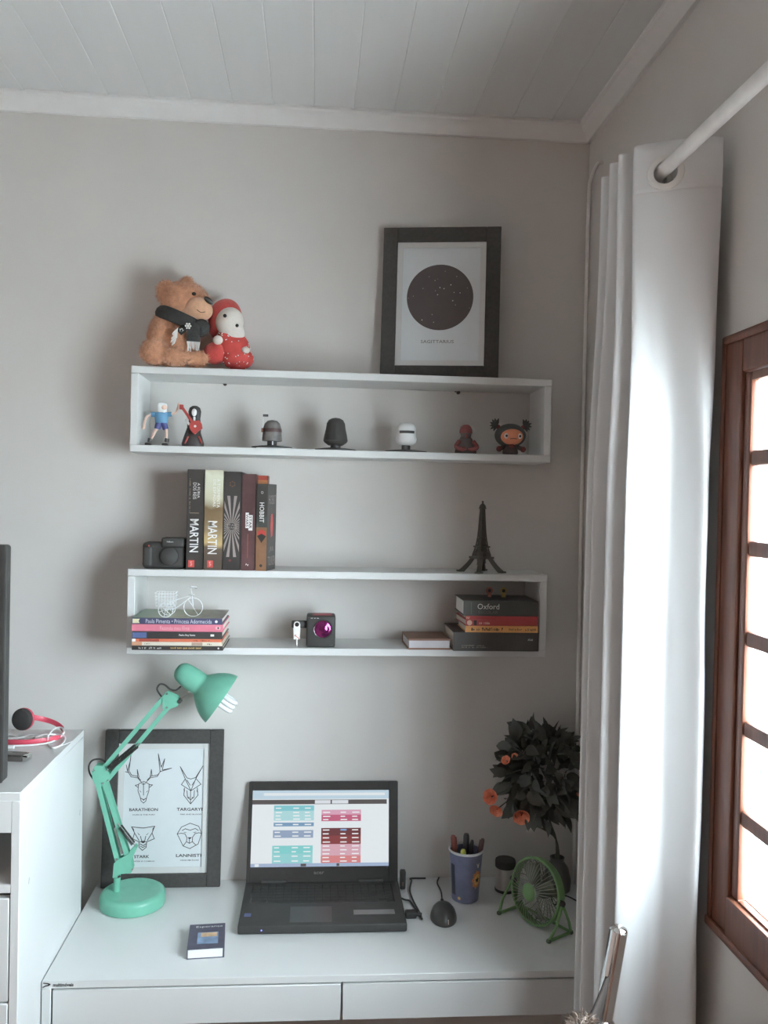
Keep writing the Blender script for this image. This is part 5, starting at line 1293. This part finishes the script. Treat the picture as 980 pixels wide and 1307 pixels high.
# ------------------------------------------------------------------ green fan
fc = P(685, 1137, -.25); Rf = .0725
fa = Vector((-.84, -.52, .13)).normalized()
fan = thing('desk_fan', 'small green wire-cage desk fan on a folding stand', 'fan', (fc.x, fc.y, ZD))
FM = Matrix.Translation(fc) @ fa.to_track_quat('Z', 'Y').to_matrix().to_4x4()
M_fg = mat('fan_green', rgb(92, 134, 74, 1.45), .4, var=.06); M_fw = mat('fan_wire', rgb(86, 104, 78, 1.6), .35, .3)
def circ(R, z, n=48): return [FM @ Vector((R * math.cos(2 * math.pi * k / n), R * math.sin(2 * math.pi * k / n), z)) for k in range(n)]
obj('outer_ring', MB().tube(circ(Rf, .006), .0034, 8, closed=True), M_fg, fan)
obj('shell', MB().lathe([(Rf, .006), (Rf + .0005, -.012), (Rf - .002, -.016), (Rf - .0025, .004)], FM, 48), M_fg, fan)
fw = MB()
for k in range(44):
    a = 2 * math.pi * k / 44; c_, s_ = math.cos(a), math.sin(a)
    fw.tube([FM @ Vector((r_ * c_, r_ * s_, z_)) for r_, z_ in ((Rf - .001, .007), (Rf * .86, .017), (Rf * .55, .024), (Rf * .26, .027))], .0008, 5)
obj('front_grille', fw, mat('fan_wire_pale', (.34, .35, .30, 1), .3, .4), fan, kind='stuff')
fw = MB()
for k in range(30):
    a = 2 * math.pi * k / 30; c_, s_ = math.cos(a), math.sin(a)
    fw.tube([FM @ Vector((r_ * c_, r_ * s_, z_)) for r_, z_ in ((Rf - .001, -.015), (Rf * .8, -.025), (Rf * .3, -.03))], .001, 5)
obj('rear_grille', fw, M_fw, fan, kind='stuff')
obj('hub_cap', MB().lathe([(0, .0315), (.012, .031), (.018, .029), (.0205, .026), (.0195, .024), (0, .024)], FM, 36), M_fg, fan)
obj('motor', MB().lathe([(0, .004), (.012, .004), (.018, -.006), (.020, -.03), (.018, -.042), (0, -.044)], FM, 28), mat('fan_motor', (.13, .15, .12, 1), .5), fan)
for k in range(4):
    a = math.pi / 2 * k + .4; c_, s_ = math.cos(a), math.sin(a); mb = MB(); vs = []
    for i in range(5):
        r_ = .014 + (.060 - .014) * i / 4
        for w_ in (-1, 0, 1):
            wd = (.008 + .012 * i / 4) * w_; zz_ = .006 + .011 * w_ * (1 - .3 * i / 4)
            vs.append(FM @ Vector((r_ * c_ - wd * s_, r_ * s_ + wd * c_, zz_ - .004)))
    fs_ = [(i * 3 + j, i * 3 + j + 1, i * 3 + j + 4, i * 3 + j + 3) for i in range(4) for j in range(2)]
    o = obj('blade', mb.add(vs, fs_), mat('fan_blade', (.16, .18, .13, 1), .45), fan)
    o.modifiers.new('thickness', 'SOLIDIFY').thickness = .001
sd_ = Vector((.52, -.84, 0)).normalized(); ah = Vector((fa.x, fa.y, 0)).normalized()
for sg in (-1, 1):
    pv = fc + sd_ * sg * (Rf + .006)
    f1_ = Vector((pv.x, pv.y, ZD)) + ah * .042 + Vector((0, 0, .004)); f2_ = Vector((pv.x, pv.y, ZD)) - ah * .030 + Vector((0, 0, .004))
    obj('stand_leg', MB().tube([pv, pv.lerp(f1_, .6) + sd_ * sg * .006, f1_], .0034, 8), M_fg, fan)
    obj('stand_leg', MB().tube([pv, pv.lerp(f2_, .6) + sd_ * sg * .004, f2_], .0034, 8), M_fg, fan)
    obj('pivot', MB().lathe([(0, .004), (.006, .004), (.007, 0), (.006, -.010), (0, -.010)], Matrix.Translation(pv) @ (sd_ * sg).to_track_quat('Z', 'Y').to_matrix().to_4x4(), 14), M_black, fan)
    for q in (f1_, f2_): obj('rubber_foot', MB().ball(q, (.006, .006, .005), 12, 8), mat('rubber_green', rgb(72, 88, 64, 1.4), .7), fan)
    obj('stand_bar', MB().tube([f1_, f2_], .0034, 8), M_fg, fan)
q0 = Vector((fc.x, fc.y, ZD)) - ah * .030 + Vector((0, 0, .004))
obj('stand_bar', MB().tube([q0 + sd_ * (Rf + .006), q0 - sd_ * (Rf + .006)], .003, 8), M_fg, fan)
obj('cord', MB().tube(bez([fc - fa * .042, fc - fa * .055 + Vector((.01, .02, -.05)), on(718, 1143, 2, ZD + .002), on(738, 1151, 2, ZD + .002), Vector((.675, -.20, ZD + .002))], 6), .0018, 7), M_black, fan)

# ------------------------------------------------------------------ dark bouquet in a vase
vc = Vector((P(704, 1130, -.085).x + .012, -.085, ZD))
pt = thing('flower_arrangement', 'bushy dark-leaved arrangement with orange roses in a small vase', 'plant', vc)
VH = .085
M_vase = mat('vase_dark', (.11, .105, .10, 1), .3, var=.1)
obj('vase', MB().lathe([(0, 0), (.028, 0), (.034, .006), (.036, .03), (.028, .06), (.017, .075), (.018, VH), (.0155, VH), (.014, .074), (0, .07)], Matrix.Translation(vc), 36), M_vase, pt)
bc_ = P(692, 988, -.115)
M_leaf = mat('leaf_dark', (.105, .11, .095, 1), .6, var=.25, scale=20)
M_stem = mat('stem_dark', (.085, .088, .07, 1), .6)
lm = MB(); nl = 7
for i in range(nl + 1):
    f_ = i / nl; w_ = .0105 * math.sin(math.pi * min(1, f_ * .93 + .07) ** .85) * (1 if i < nl else 0)
    z_ = -.006 * f_ * f_
    lm.v += [(-w_, f_ * .034, z_ + w_ * .35), (0, f_ * .034, z_), (w_, f_ * .034, z_ + w_ * .35)]
for i in range(nl):
    for j in (0, 1): lm.f.append((i * 3 + j, i * 3 + j + 1, i * 3 + j + 4, i * 3 + j + 3))
lme = mesh_of('leaf', lm, M_leaf, 80)
rl = random.Random(11)
tips = []
for k in range(15):
    d = Vector((rl.gauss(0, 1), rl.gauss(0, .8), rl.gauss(0, 1) + .2)).normalized()
    e_p = bc_ + Vector((d.x * .085, d.y * .055, d.z * .11))
    e_p.x = min(e_p.x, XR - .02)
    mid = bc_ + Vector((0, 0, -.10)) + d * .03
    pts = bez([vc + Vector((rl.uniform(-.008, .008), rl.uniform(-.008, .008), .05)), vc + Vector((-.004, 0, .13)), mid, e_p], 6)
    obj('stem', MB().tube(pts, [.0022] * (len(pts) - 4) + [.0014] * 4, 6), M_stem, pt)
    tips.append(e_p)
nleaf = 0
while nleaf < 299:
    d = Vector((rl.gauss(0, 1), rl.gauss(0, 1), rl.gauss(0, 1))).normalized()
    rr = rl.uniform(.35, 1) ** .5
    p = bc_ + Vector((d.x * .098 * rr, d.y * .068 * rr, d.z * .115 * rr))
    if p.x > XR - .035 or p.y > -.03: continue
    if p.z < bc_.z - .05 and abs(p.x - bc_.x) > .075: continue
    out_ = (d + Vector((rl.gauss(0, .45), rl.gauss(0, .45), rl.gauss(0, .45)))).normalized()
    q = out_.to_track_quat('Y', 'Z') @ Matrix.Rotation(rl.uniform(-2, 2), 3, 'Y').to_quaternion()
    s_ = rl.uniform(1.1, 1.6)
    tip = p + out_ * .034 * s_
    if tip.x > XR - .006 or tip.y > -.008: continue
    share('leaf', lme, pt, p - vc, q.to_euler(), (s_, s_, s_)); nleaf += 1
def petal_mesh(r_, cup_, m):
    mb = MB(); n = 6
    for i in range(n + 1):
        f_ = i / n
        for j in range(-2, 3):
            a_ = j / 2 * .75; w_ = math.sin(math.pi * min(.97, .12 + f_ * .8)) ** .7
            rad_ = r_ * (.15 + .85 * math.sin(f_ * 1.5) * cup_)
            mb.v.append((rad_ * math.sin(a_ * w_), -rad_ * math.cos(a_ * w_), f_ * r_ * 1.15 - (f_ ** 3) * r_ * .25 * cup_))
    for i in range(n):
        for j in range(4): mb.f.append((i * 5 + j, i * 5 + j + 1, i * 5 + j + 6, i * 5 + j + 5))
    return mesh_of('petal', mb, m, 80)
M_ros = mat('rose_orange', rgb(214, 108, 74, 2.2), .7, var=.2, scale=60)
pet = [petal_mesh(.0165, 1.0, M_ros), petal_mesh(.0125, .75, M_ros), petal_mesh(.009, .5, M_ros)]
roses = [((627, 1017), (-.6, -.75, .25), 1.0), ((634, 1033), (-.5, -.8, -.35), .9), ((665, 1041), (-.15, -.95, -.25), 1.08), ((646, 971), (-.5, -.6, .6), .62), ((657, 966), (-.2, -.7, .6), .45), ((716, 1045), (.2, -.9, -.3), .55), ((738, 1012), (.3, -.9, 0), .4), ((734, 975), (.3, -.9, .2), .4)]
for (px, py), d, s_ in roses:
    yr = -.165 if px < 690 else -.14; s_ *= 1.15
    c = P(px, py, yr); qd = Vector(d).normalized().to_track_quat('Z', 'Y')
    ro = bpy.data.objects.new('rose', None); COL.objects.link(ro); ro.parent = pt; ro.location = c - vc - qd @ Vector((0, 0, .008 * s_)); ro.rotation_euler = qd.to_euler(); ro.scale = (s_,) * 3
    ro.empty_display_size = .01
    for li, (me_, n) in enumerate(zip(pet, (6, 5, 4))):
        for k in range(n): share('petal', me_, ro, (0, 0, .001 * li), (0, 0, 2 * math.pi * (k + .3 * li) / n))
    cal = MB().tube([c, c.lerp(bc_, .75)], .0014, 6)
    obj('stem', cal, M_stem, pt)

# ------------------------------------------------------------------ small figurines on the upper shelf
GF = 'small figurines on the upper shelf'
yf_ = -.118
def fig(label, px, name='figurine'): return thing(name, label, 'figurine', (P(px, 560, yf_).x, yf_, F1), group=GF)
def G(px, py, dy=0.0):
    p = P(px, py, yf_ + dy); p.z = max(p.z, F1 + .0005); return p
U = 2.082 / F                                        # metres per pixel at this depth
M_skin = mat('toy_skin', rgb(220, 184, 164, 1.3), .5); M_toyw = mat('toy_white', (.78, .79, .79, 1), .45)
M_tb = mat('toy_blue', rgb(84, 146, 186, 1.3), .5); M_tn = mat('toy_navy', rgb(72, 78, 140, 1.3), .5); M_tg = mat('toy_green', rgb(112, 142, 92, 1.3), .5); M_tr = mat('toy_red', rgb(180, 60, 54, 1.3), .4); M_tk = mat('toy_black', (.06, .056, .055, 1), .4)
r = fig('toy figure in blue shirt and shorts with arms spread wide', 205, 'toy_figure')
obj('head', MB().box(G(200.5, 527, -.011), G(214, 515, .011), .006, 3), M_toyw, r, sharp=80)
obj('face', MB().ball(G(209.5, 520, -.010), (.0065, .003, .0058)), M_skin, r)
obj('shirt', MB().lathe([(0, 0), (7.4 * U, 0), (8.6 * U, 7 * U), (8.8 * U, 12 * U), (7 * U, 13.6 * U), (0, 13.6 * U)], Matrix.Translation(G(206, 540)) @ Matrix.Diagonal((1, .65, 1, 1)), 24), M_tb, r)
obj('shorts', MB().tube([G(203, 539.5), G(200.5, 547.5)], [.0078, .0072], 12).tube([G(209, 539.5), G(211.5, 548)], [.0078, .0068], 12), M_tn, r)
obj('leg', MB().tube([G(200, 546), G(196.5, 553), G(192, 562)], [.0038, .0036, .003], 10), M_skin, r)
obj('leg', MB().tube([G(212, 546), G(212.3, 554), G(212, 563)], [.0038, .0036, .003], 10), M_skin, r)
for sx_ in (190, 211.5):
    b0 = G(sx_, 566); obj('shoe', MB().box((b0.x - .008, yf_ - .013, F1), (b0.x + .006, yf_ + .006, F1 + .007), .003, 2).tube([b0 + Vector((.0015, 0, .003)), b0 + Vector((.003, 0, .012))], .0052, 10), M_tk, r)
obj('arm', MB().tube([G(198.5, 529), G(193, 529)], .0062, 10), M_tb, r); obj('arm', MB().tube([G(214, 529), G(219, 528.5)], .0058, 10), M_tb, r)
obj('arm', MB().tube(bez([G(194, 529), G(187.5, 532), G(184.5, 539), G(183.5, 545)], 5), .0030, 8), M_skin, r)
obj('arm', MB().tube(bez([G(218, 528.5), G(223.5, 527), G(226.5, 522), G(228, 517.5)], 5), .0030, 8), M_skin, r)
obj('hand', MB().ball(G(228.5, 516.5), .0042, 10, 8), M_skin, r); obj('hand', MB().ball(G(183.2, 546), .0042, 10, 8), M_skin, r)

r = fig('toy figure with long black hair and a red guitar', 247, 'toy_figure')
obj('hair', MB().lathe([(0, 0), (8 * U, 1 * U), (8.5 * U, 10 * U), (7 * U, 20 * U), (8 * U, 29 * U), (6.5 * U, 34 * U), (3 * U, 36.3 * U), (0, 36.7 * U)], Matrix.Translation(G(248, 555, .004)) @ Matrix.Diagonal((1, .55, 1, 1)), 24), M_tk, r)
obj('face', MB().ball(G(247.8, 526.5, -.009), (.0062, .005, .0092)), M_toyw, r)
obj('neck', MB().tube([G(248, 532, -.006), G(248, 538, -.006)], .0028, 10), M_toyw, r)
obj('body', MB().lathe([(0, 0), (13.5 * U, 0), (14 * U, 4 * U), (11 * U, 14 * U), (7.5 * U, 24 * U), (7 * U, 33 * U), (4 * U, 36 * U), (0, 36.5 * U)], Matrix.Translation((G(246, 568).x, yf_, F1)) @ Matrix.Diagonal((1, .6, 1, 1)), 28), M_tk, r)
gp = [(242, 545), (243.5, 539), (248, 537.5), (254, 536.5), (257.5, 541), (258.5, 547), (254, 550), (249, 554.5), (244.5, 550.5)]
poly = [(P(*q, yf_ - .02).x, P(*q, yf_ - .02).z) for q in gp]
gt = obj('guitar', MB().prism(poly, -(yf_ - .026), -(yf_ - .018), PLM).tube([G(247, 541, -.022), G(232.5, 520, -.022)], .0034, 8), M_tr, r)
obj('guitar_head', MB().box(G(228.8, 522.5, -.024), G(234.5, 516.5, -.020), .0015, 2), M_tr, gt)
obj('sound_hole', MB().lathe([(0, .0006), (.003, .0006), (.003, 0), (0, 0)], frame_m(G(249, 544, -.0262), (1, 0, 0), (0, 0, 1)), 14), M_tw, gt)
obj('arm', MB().tube(bez([G(240, 537, -.008), G(237.5, 536, -.014), G(241.5, 541.5, -.023)], 5), .0030, 8), M_toyw, r)
for a_, b2 in (((240, 557), (236, 566)), ((253.5, 557), (257.5, 566))):
    obj('boot_trim', MB().tube([G(*a_, -.0135), G(*b2, -.0155)], .0018, 8), M_tr, r)

def stand(r, px, w, m=M_tk, dz=0.0):
    c = P(px, 570, yf_); obj('stand', MB().lathe([(0, 0), (w * .8, 0), (w, .0015), (w, .003), (w * .6, .0055), (.010, .007), (0, .007)], Matrix.Translation((c.x, yf_, F1 + dz)) @ Matrix.Diagonal((1, .62, 1, 1)), 36), m, r)
    return Vector((c.x, yf_, F1 + dz + .006))
# grey domed bust on a white card
c = P(352, 570, yf_)
single('card', MB().box((P(328, 570, yf_).x, yf_ - .026, F1), (P(378, 570, yf_).x, yf_ + .02, F1 + .0018)), M_toyw, 'white card under the grey domed figurine', 'card', (c.x, yf_, F1))
r = fig('grey domed helmet figurine with a thin side aerial on a dark disc', 347)
b0 = stand(r, 347, 26 * U, M_tk, .0018)
M_gd = mat('toy_grey', rgb(104, 100, 98, 1.35), .5, var=.25, scale=60)
obj('neck', MB().tube([b0, b0 + Vector((0, 0, .014))], .0115, 18), M_tk, r)
obj('helmet', MB().lathe([(0, 0), (12.4 * U, 0), (12.6 * U, 3 * U), (11.6 * U, 12 * U), (11.2 * U, 17 * U), (9.6 * U, 22 * U), (6 * U, 25.5 * U), (0, 26.6 * U)], Matrix.Translation(b0 + Vector((0, 0, .011))) @ Matrix.Diagonal((1, .95, 1, 1)), 36), M_gd, r)
obj('visor_band', MB().lathe([(11.9 * U, 11 * U), (12.1 * U, 12 * U), (12 * U, 14.5 * U), (11.6 * U, 15.5 * U)], Matrix.Translation(b0 + Vector((0, 0, .011))) @ Matrix.Diagonal((1, .97, 1, 1)), 36), mat('toy_maroon', rgb(84, 62, 58, 1.3), .5), r)
obj('side_cap', MB().lathe([(0, .004), (.005, .004), (.0055, 0), (0, 0)], frame_m(G(335.6, 549, -.004), (0, -.6, 0), (0, 0, 1)), 14), mat('toy_rust', rgb(150, 106, 84, 1.3), .5), r)
obj('aerial', MB().tube([G(335.3, 550), G(336.2, 532)], .0012, 8), M_toyw, r)
obj('aerial_tip', MB().box(G(335.5, 531.5, -.002), G(342.5, 529, .002), .0005, 1), M_tk, r)
obj('mouth_mark', MB().box(b0 + Vector((.0005, -.0118, .001)), b0 + Vector((.0035, -.011, .010))), M_toyw, r)
# black bell-shaped bust
r = fig('plain black bell-shaped helmet figurine on a black disc', 428)
b0 = stand(r, 428, 26 * U)
obj('neck', MB().tube([b0, b0 + Vector((0, 0, .012))], .0125, 18), M_tk, r)
obj('helmet', MB().lathe([(0, 0), (9 * U, 0), (14 * U, 3.5 * U), (15.6 * U, 6 * U), (14.6 * U, 12 * U), (12.6 * U, 21 * U), (11.6 * U, 28 * U), (9.2 * U, 32.4 * U), (5 * U, 34.6 * U), (0, 35.3 * U)], Matrix.Translation(b0 + Vector((0, 0, .006))), 36), M_black, r)
# white rounded helmet
r = fig('plain white rounded helmet figurine with dark visor band on a black disc', 518)
b0 = stand(r, 518, 27 * U)
obj('neck', MB().tube([b0, b0 + Vector((0, 0, .014))], .0105, 18), M_tk, r)
hM = Matrix.Translation(b0 + Vector((0, 0, .010)))
obj('helmet', MB().lathe([(0, 0), (8 * U, .5 * U), (12.5 * U, 4 * U), (13.6 * U, 8 * U), (12.6 * U, 13 * U), (12.2 * U, 18.5 * U), (12.6 * U, 19 * U), (12.4 * U, 22.5 * U), (10 * U, 26.5 * U), (6 * U, 28.6 * U), (0, 29.3 * U)], hM, 40), M_toyw, r)
vb = MB()
for k in range(13):
    a_ = rad(-90 - 48 + 96 * k / 12)
    for rr_, z_ in ((12.75, 15.2), (12.85, 18.6)): vb.v.append(hM @ Vector((rr_ * U * math.cos(a_), rr_ * U * math.sin(a_), z_ * U)))
vb.f = [(2 * k, 2 * k + 2, 2 * k + 3, 2 * k + 1) for k in range(12)]
obj('visor', vb, M_tk, r)
# dark red hooded figure
r = fig('small dark figurine with a dull red hood and arms', 594)
c = Vector((P(594, 575, yf_).x, yf_, F1))
M_dr = mat('toy_dullred', rgb(110, 52, 50, 1.7), .6); M_dk2 = mat('toy_darkgrey', (.10, .085, .08, 1), .6)
obj('body', MB().lathe([(0, 0), (.026, 0), (.027, .004), (.022, .022), (.017, .034), (.012, .042), (0, .044)], Matrix.Translation(c) @ Matrix.Diagonal((1, .7, 1, 1)), 30), M_dk2, r)
obj('head', MB().ball(c + Vector((0, -.002, .050)), (.0135, .0125, .017)), M_dk2, r)
obj('hood', MB().lathe([(.0155, 0), (.0155, .008), (.0125, .016), (.007, .0205), (0, .022), (0, .020), (.006, .0185), (.0135, .007), (.0135, 0), (.0155, 0)], Matrix.Translation(c + Vector((0, .001, .050))), 30), M_dr, r)
for sg in (-1, 1): obj('arm', MB().tube(bez([c + Vector((sg * .017, -.006, .030)), c + Vector((sg * .025, -.014, .016)), c + Vector((sg * .012, -.021, .010)), c + Vector((sg * .003, -.021, .012))], 5), [.0055] * 12 + [.0045] * 4, 10), M_dr, r)
obj('collar', MB().ball(c + Vector((0, -.013, .043)), (.004, .002, .005)), M_dr, r)
# big-headed doll
r = fig('big-headed vinyl figurine with orange face and two hair tufts', 651)
c = Vector((P(651, 575, yf_).x, yf_, F1))
M_hr = mat('toy_hair', (.085, .095, .09, 1), .55)
obj('hair', MB().ball(c + Vector((0, .003, .048)), (.0385, .030, .029), 32, 20), M_hr, r)
obj('face', MB().ball(c + Vector((0, -.013, .0445)), (.0285, .0195, .0205), 32, 20), mat('toy_orange', rgb(202, 120, 78, 1.7), .5), r)
for sg in (-1, 1):
    obj('eye', MB().ball(c + Vector((sg * .0165, -.0285, .0445)), (.0056, .003, .0066), 16, 10), M_tw, r)
    obj('pupil', MB().ball(c + Vector((sg * .0165, -.0312, .0445)), (.0028, .001, .0032), 12, 8), M_tk, r)
    obj('hair_tie', MB().ball(c + Vector((sg * .0305, .002, .068)), .0055, 12, 8), M_dr, r)
    tf = MB(); o_ = c + Vector((sg * .036, .002, .073))
    for k in range(7):
        a_ = rad(90 - sg * (-20 + 30 * k)); d_ = Vector((math.cos(a_), rl.uniform(-.3, .3), math.sin(a_)))
        tf.tube([o_, o_ + d_ * .008, o_ + d_ * .0165], [.0052, .0042, .0006], 8)
    obj('hair_tuft', tf, M_hr, r)
    obj('hand', MB().ball(c + Vector((sg * .0295, -.010, .014)), .0072, 12, 8), M_dr, r)
    obj('arm', MB().tube([c + Vector((sg * .012, 0, .022)), c + Vector((sg * .026, -.008, .0155))], .0055, 10), M_dk2, r)
obj('mouth', MB().tube(bez([c + Vector((-.008, -.0318, .0375)), c + Vector((0, -.0335, .0383)), c + Vector((.008, -.0318, .0375))], 5), .0008, 6), M_tk, r)
obj('body', MB().lathe([(0, 0), (.016, 0), (.019, .004), (.018, .014), (.013, .024), (0, .028)], Matrix.Translation(c), 28), M_dk2, r)
obj('bow', MB().ball(c + Vector((0, -.017, .021)), (.0085, .004, .0045), 14, 8), M_dr, r)

# ------------------------------------------------------------------ chair with chrome posts and a fur throw
cy_ = -.86
pT = P(790, 1184, cy_); pJ = P(770.5, 1296, cy_)
dpost = (pJ - pT).normalized()
ch = thing('chair', 'chair with chrome back post and brown sling beside the curtain', 'chair', (.36, -1.0, 0))
rp = .0145
rt0, rt1 = pT, pT + dpost * .40
obj('back_post', MB().tube([rt0 + dpost * .004, rt0 + dpost * .15], rp, 24).ball(rt0 + dpost * .006, (rp, rp, rp * .7)), M_chrome, ch)
obj('post_collar', MB().tube([rt0 + dpost * .146, rt0 + dpost * .150, rt0 + dpost * .160, rt0 + dpost * .164], [.015, .0185, .0185, .015], 24), M_chrome, ch)
obj('back_post', MB().tube([rt0 + dpost * .162, rt1 + dpost * .15], rp * 1.06, 24), M_chrome, ch)
off = Vector((-.30, -.30, 0))
l0 = rt0 + off; l1 = rt1 + off
obj('back_post', MB().tube([l0 + dpost * .004, l1 + dpost * .15], rp, 24).ball(l0 + dpost * .006, (rp, rp, rp * .7)), M_chrome, ch)
M_sl = mat('sling_brown', (.036, .028, .025, 1), .7, var=.1, bump=.2, spec=.15)
sv = MB(); ns = 10
for i in range(ns + 1):
    f_ = i / ns; sag = math.sin(math.pi * f_)
    e0 = (rt0 + dpost * .072).lerp(l0 + dpost * .072, f_) + Vector((.02, -.02, 0)) * sag + Vector((0, 0, -.03)) * sag
    e1 = (rt0 + dpost * .36).lerp(l0 + dpost * .36, f_) + Vector((.03, -.03, 0)) * sag
    for j in range(6): sv.v.append(tuple(e0.lerp(e1, j / 5)))
sv.f = [(i * 6 + j, i * 6 + j + 1, i * 6 + j + 7, i * 6 + j + 6) for i in range(ns) for j in range(5)]
so = obj('back_sling', sv, M_sl, ch, sharp=80); so.modifiers.new('thickness', 'SOLIDIFY').thickness = .006
sb0 = rt1 + dpost * .1; sb1 = l1 + dpost * .1
hdir = Vector((-.7, .7, 0)).normalized()            # towards the front of the seat
seat = [sb0, sb1, sb1 + hdir * .42, sb0 + hdir * .42]
zs_ = .47
sM = MB().add([(p.x, p.y, zs_ - .03) for p in seat] + [(p.x, p.y, zs_ + .03) for p in seat], [(0, 1, 2, 3), (4, 5, 6, 7), (0, 1, 5, 4), (1, 2, 6, 5), (2, 3, 7, 6), (3, 0, 4, 7)])
obj('seat', sM, M_sl, ch)
for p in seat: obj('leg', MB().tube([(p.x, p.y, zs_ - .02), (p.x, p.y, .0)], .0135, 16), M_chrome, ch)
for a_, b2 in ((rt1, seat[0]), (l1, seat[1])): obj('post_link', MB().tube([a_ + dpost * .15, Vector((b2.x, b2.y, zs_))], .0135, 16), M_chrome, ch)
# fur throw over the sling top
fu = thing('fur_throw', 'beige shaggy fur throw hanging over the chair back', 'throw', ((rt0 + off * .5).x, (rt0 + off * .5).y, .8))
M_fur = mat('fur_beige', rgb(150, 128, 112, .85), .95, var=.2, scale=60, sheen=.3)
fb = MB(); nf = 16; path = []
for i in range(nf + 1):
    f_ = .30 + .62 * i / nf; sag = math.sin(math.pi * f_)
    tp_ = (rt0 + dpost * .072).lerp(l0 + dpost * .072, f_) + Vector((.02, -.02, 0)) * sag + Vector((0, 0, -.03)) * sag
    nrm = Vector((.7, -.7, 0))
    ring = [tp_ + nrm * .016 + dpost * .17, tp_ + nrm * .018 + dpost * .06, tp_ + nrm * .014 + Vector((0, 0, .008)), tp_ + Vector((0, 0, .020)), tp_ - nrm * .014 + Vector((0, 0, .008)), tp_ - nrm * .016 + dpost * .06, tp_ - nrm * .016 + dpost * .15]
    fb.v += [tuple(p) for p in ring]
fb.f = [(i * 7 + j, i * 7 + j + 1, i * 7 + j + 8, i * 7 + j + 7) for i in range(nf) for j in range(6)]
fo = obj('hide', fb, M_fur, fu, sharp=80); fo.modifiers.new('thickness', 'SOLIDIFY').thickness = .006
st_ = MB(); rf = random.Random(8)
for k in range(9000):
    i = rf.randrange(nf); j = rf.randrange(6); a_, b2 = rf.random(), rf.random()
    q = [Vector(fb.v[i * 7 + j]), Vector(fb.v[i * 7 + j + 1]), Vector(fb.v[(i + 1) * 7 + j + 1]), Vector(fb.v[(i + 1) * 7 + j])]
    p = q[0].lerp(q[1], a_).lerp(q[3].lerp(q[2], a_), b2)
    nn = (q[1] - q[0]).cross(q[3] - q[0]).normalized()
    ctr = (rt0 + dpost * .12).lerp(l0 + dpost * .12, .30 + .62 * (i + b2) / nf)
    if nn.dot(p - ctr) < 0: nn = -nn
    d_ = (nn + Vector((rf.gauss(0, .5), rf.gauss(0, .5), rf.gauss(0, .5) - .35))).normalized() * rf.uniform(.012, .022)
    sd2 = d_.cross(Vector((rf.gauss(0, 1), rf.gauss(0, 1), rf.gauss(0, 1)))).normalized() * .0007
    st_.add([p - sd2, p + sd2, p + d_ * .6 + Vector((0, 0, .0)) + sd2 * .5, p + d_ + Vector((0, 0, -.003))], [(0, 1, 2), (0, 2, 3)])
obj('fur', st_, M_fur, fu, kind='stuff')
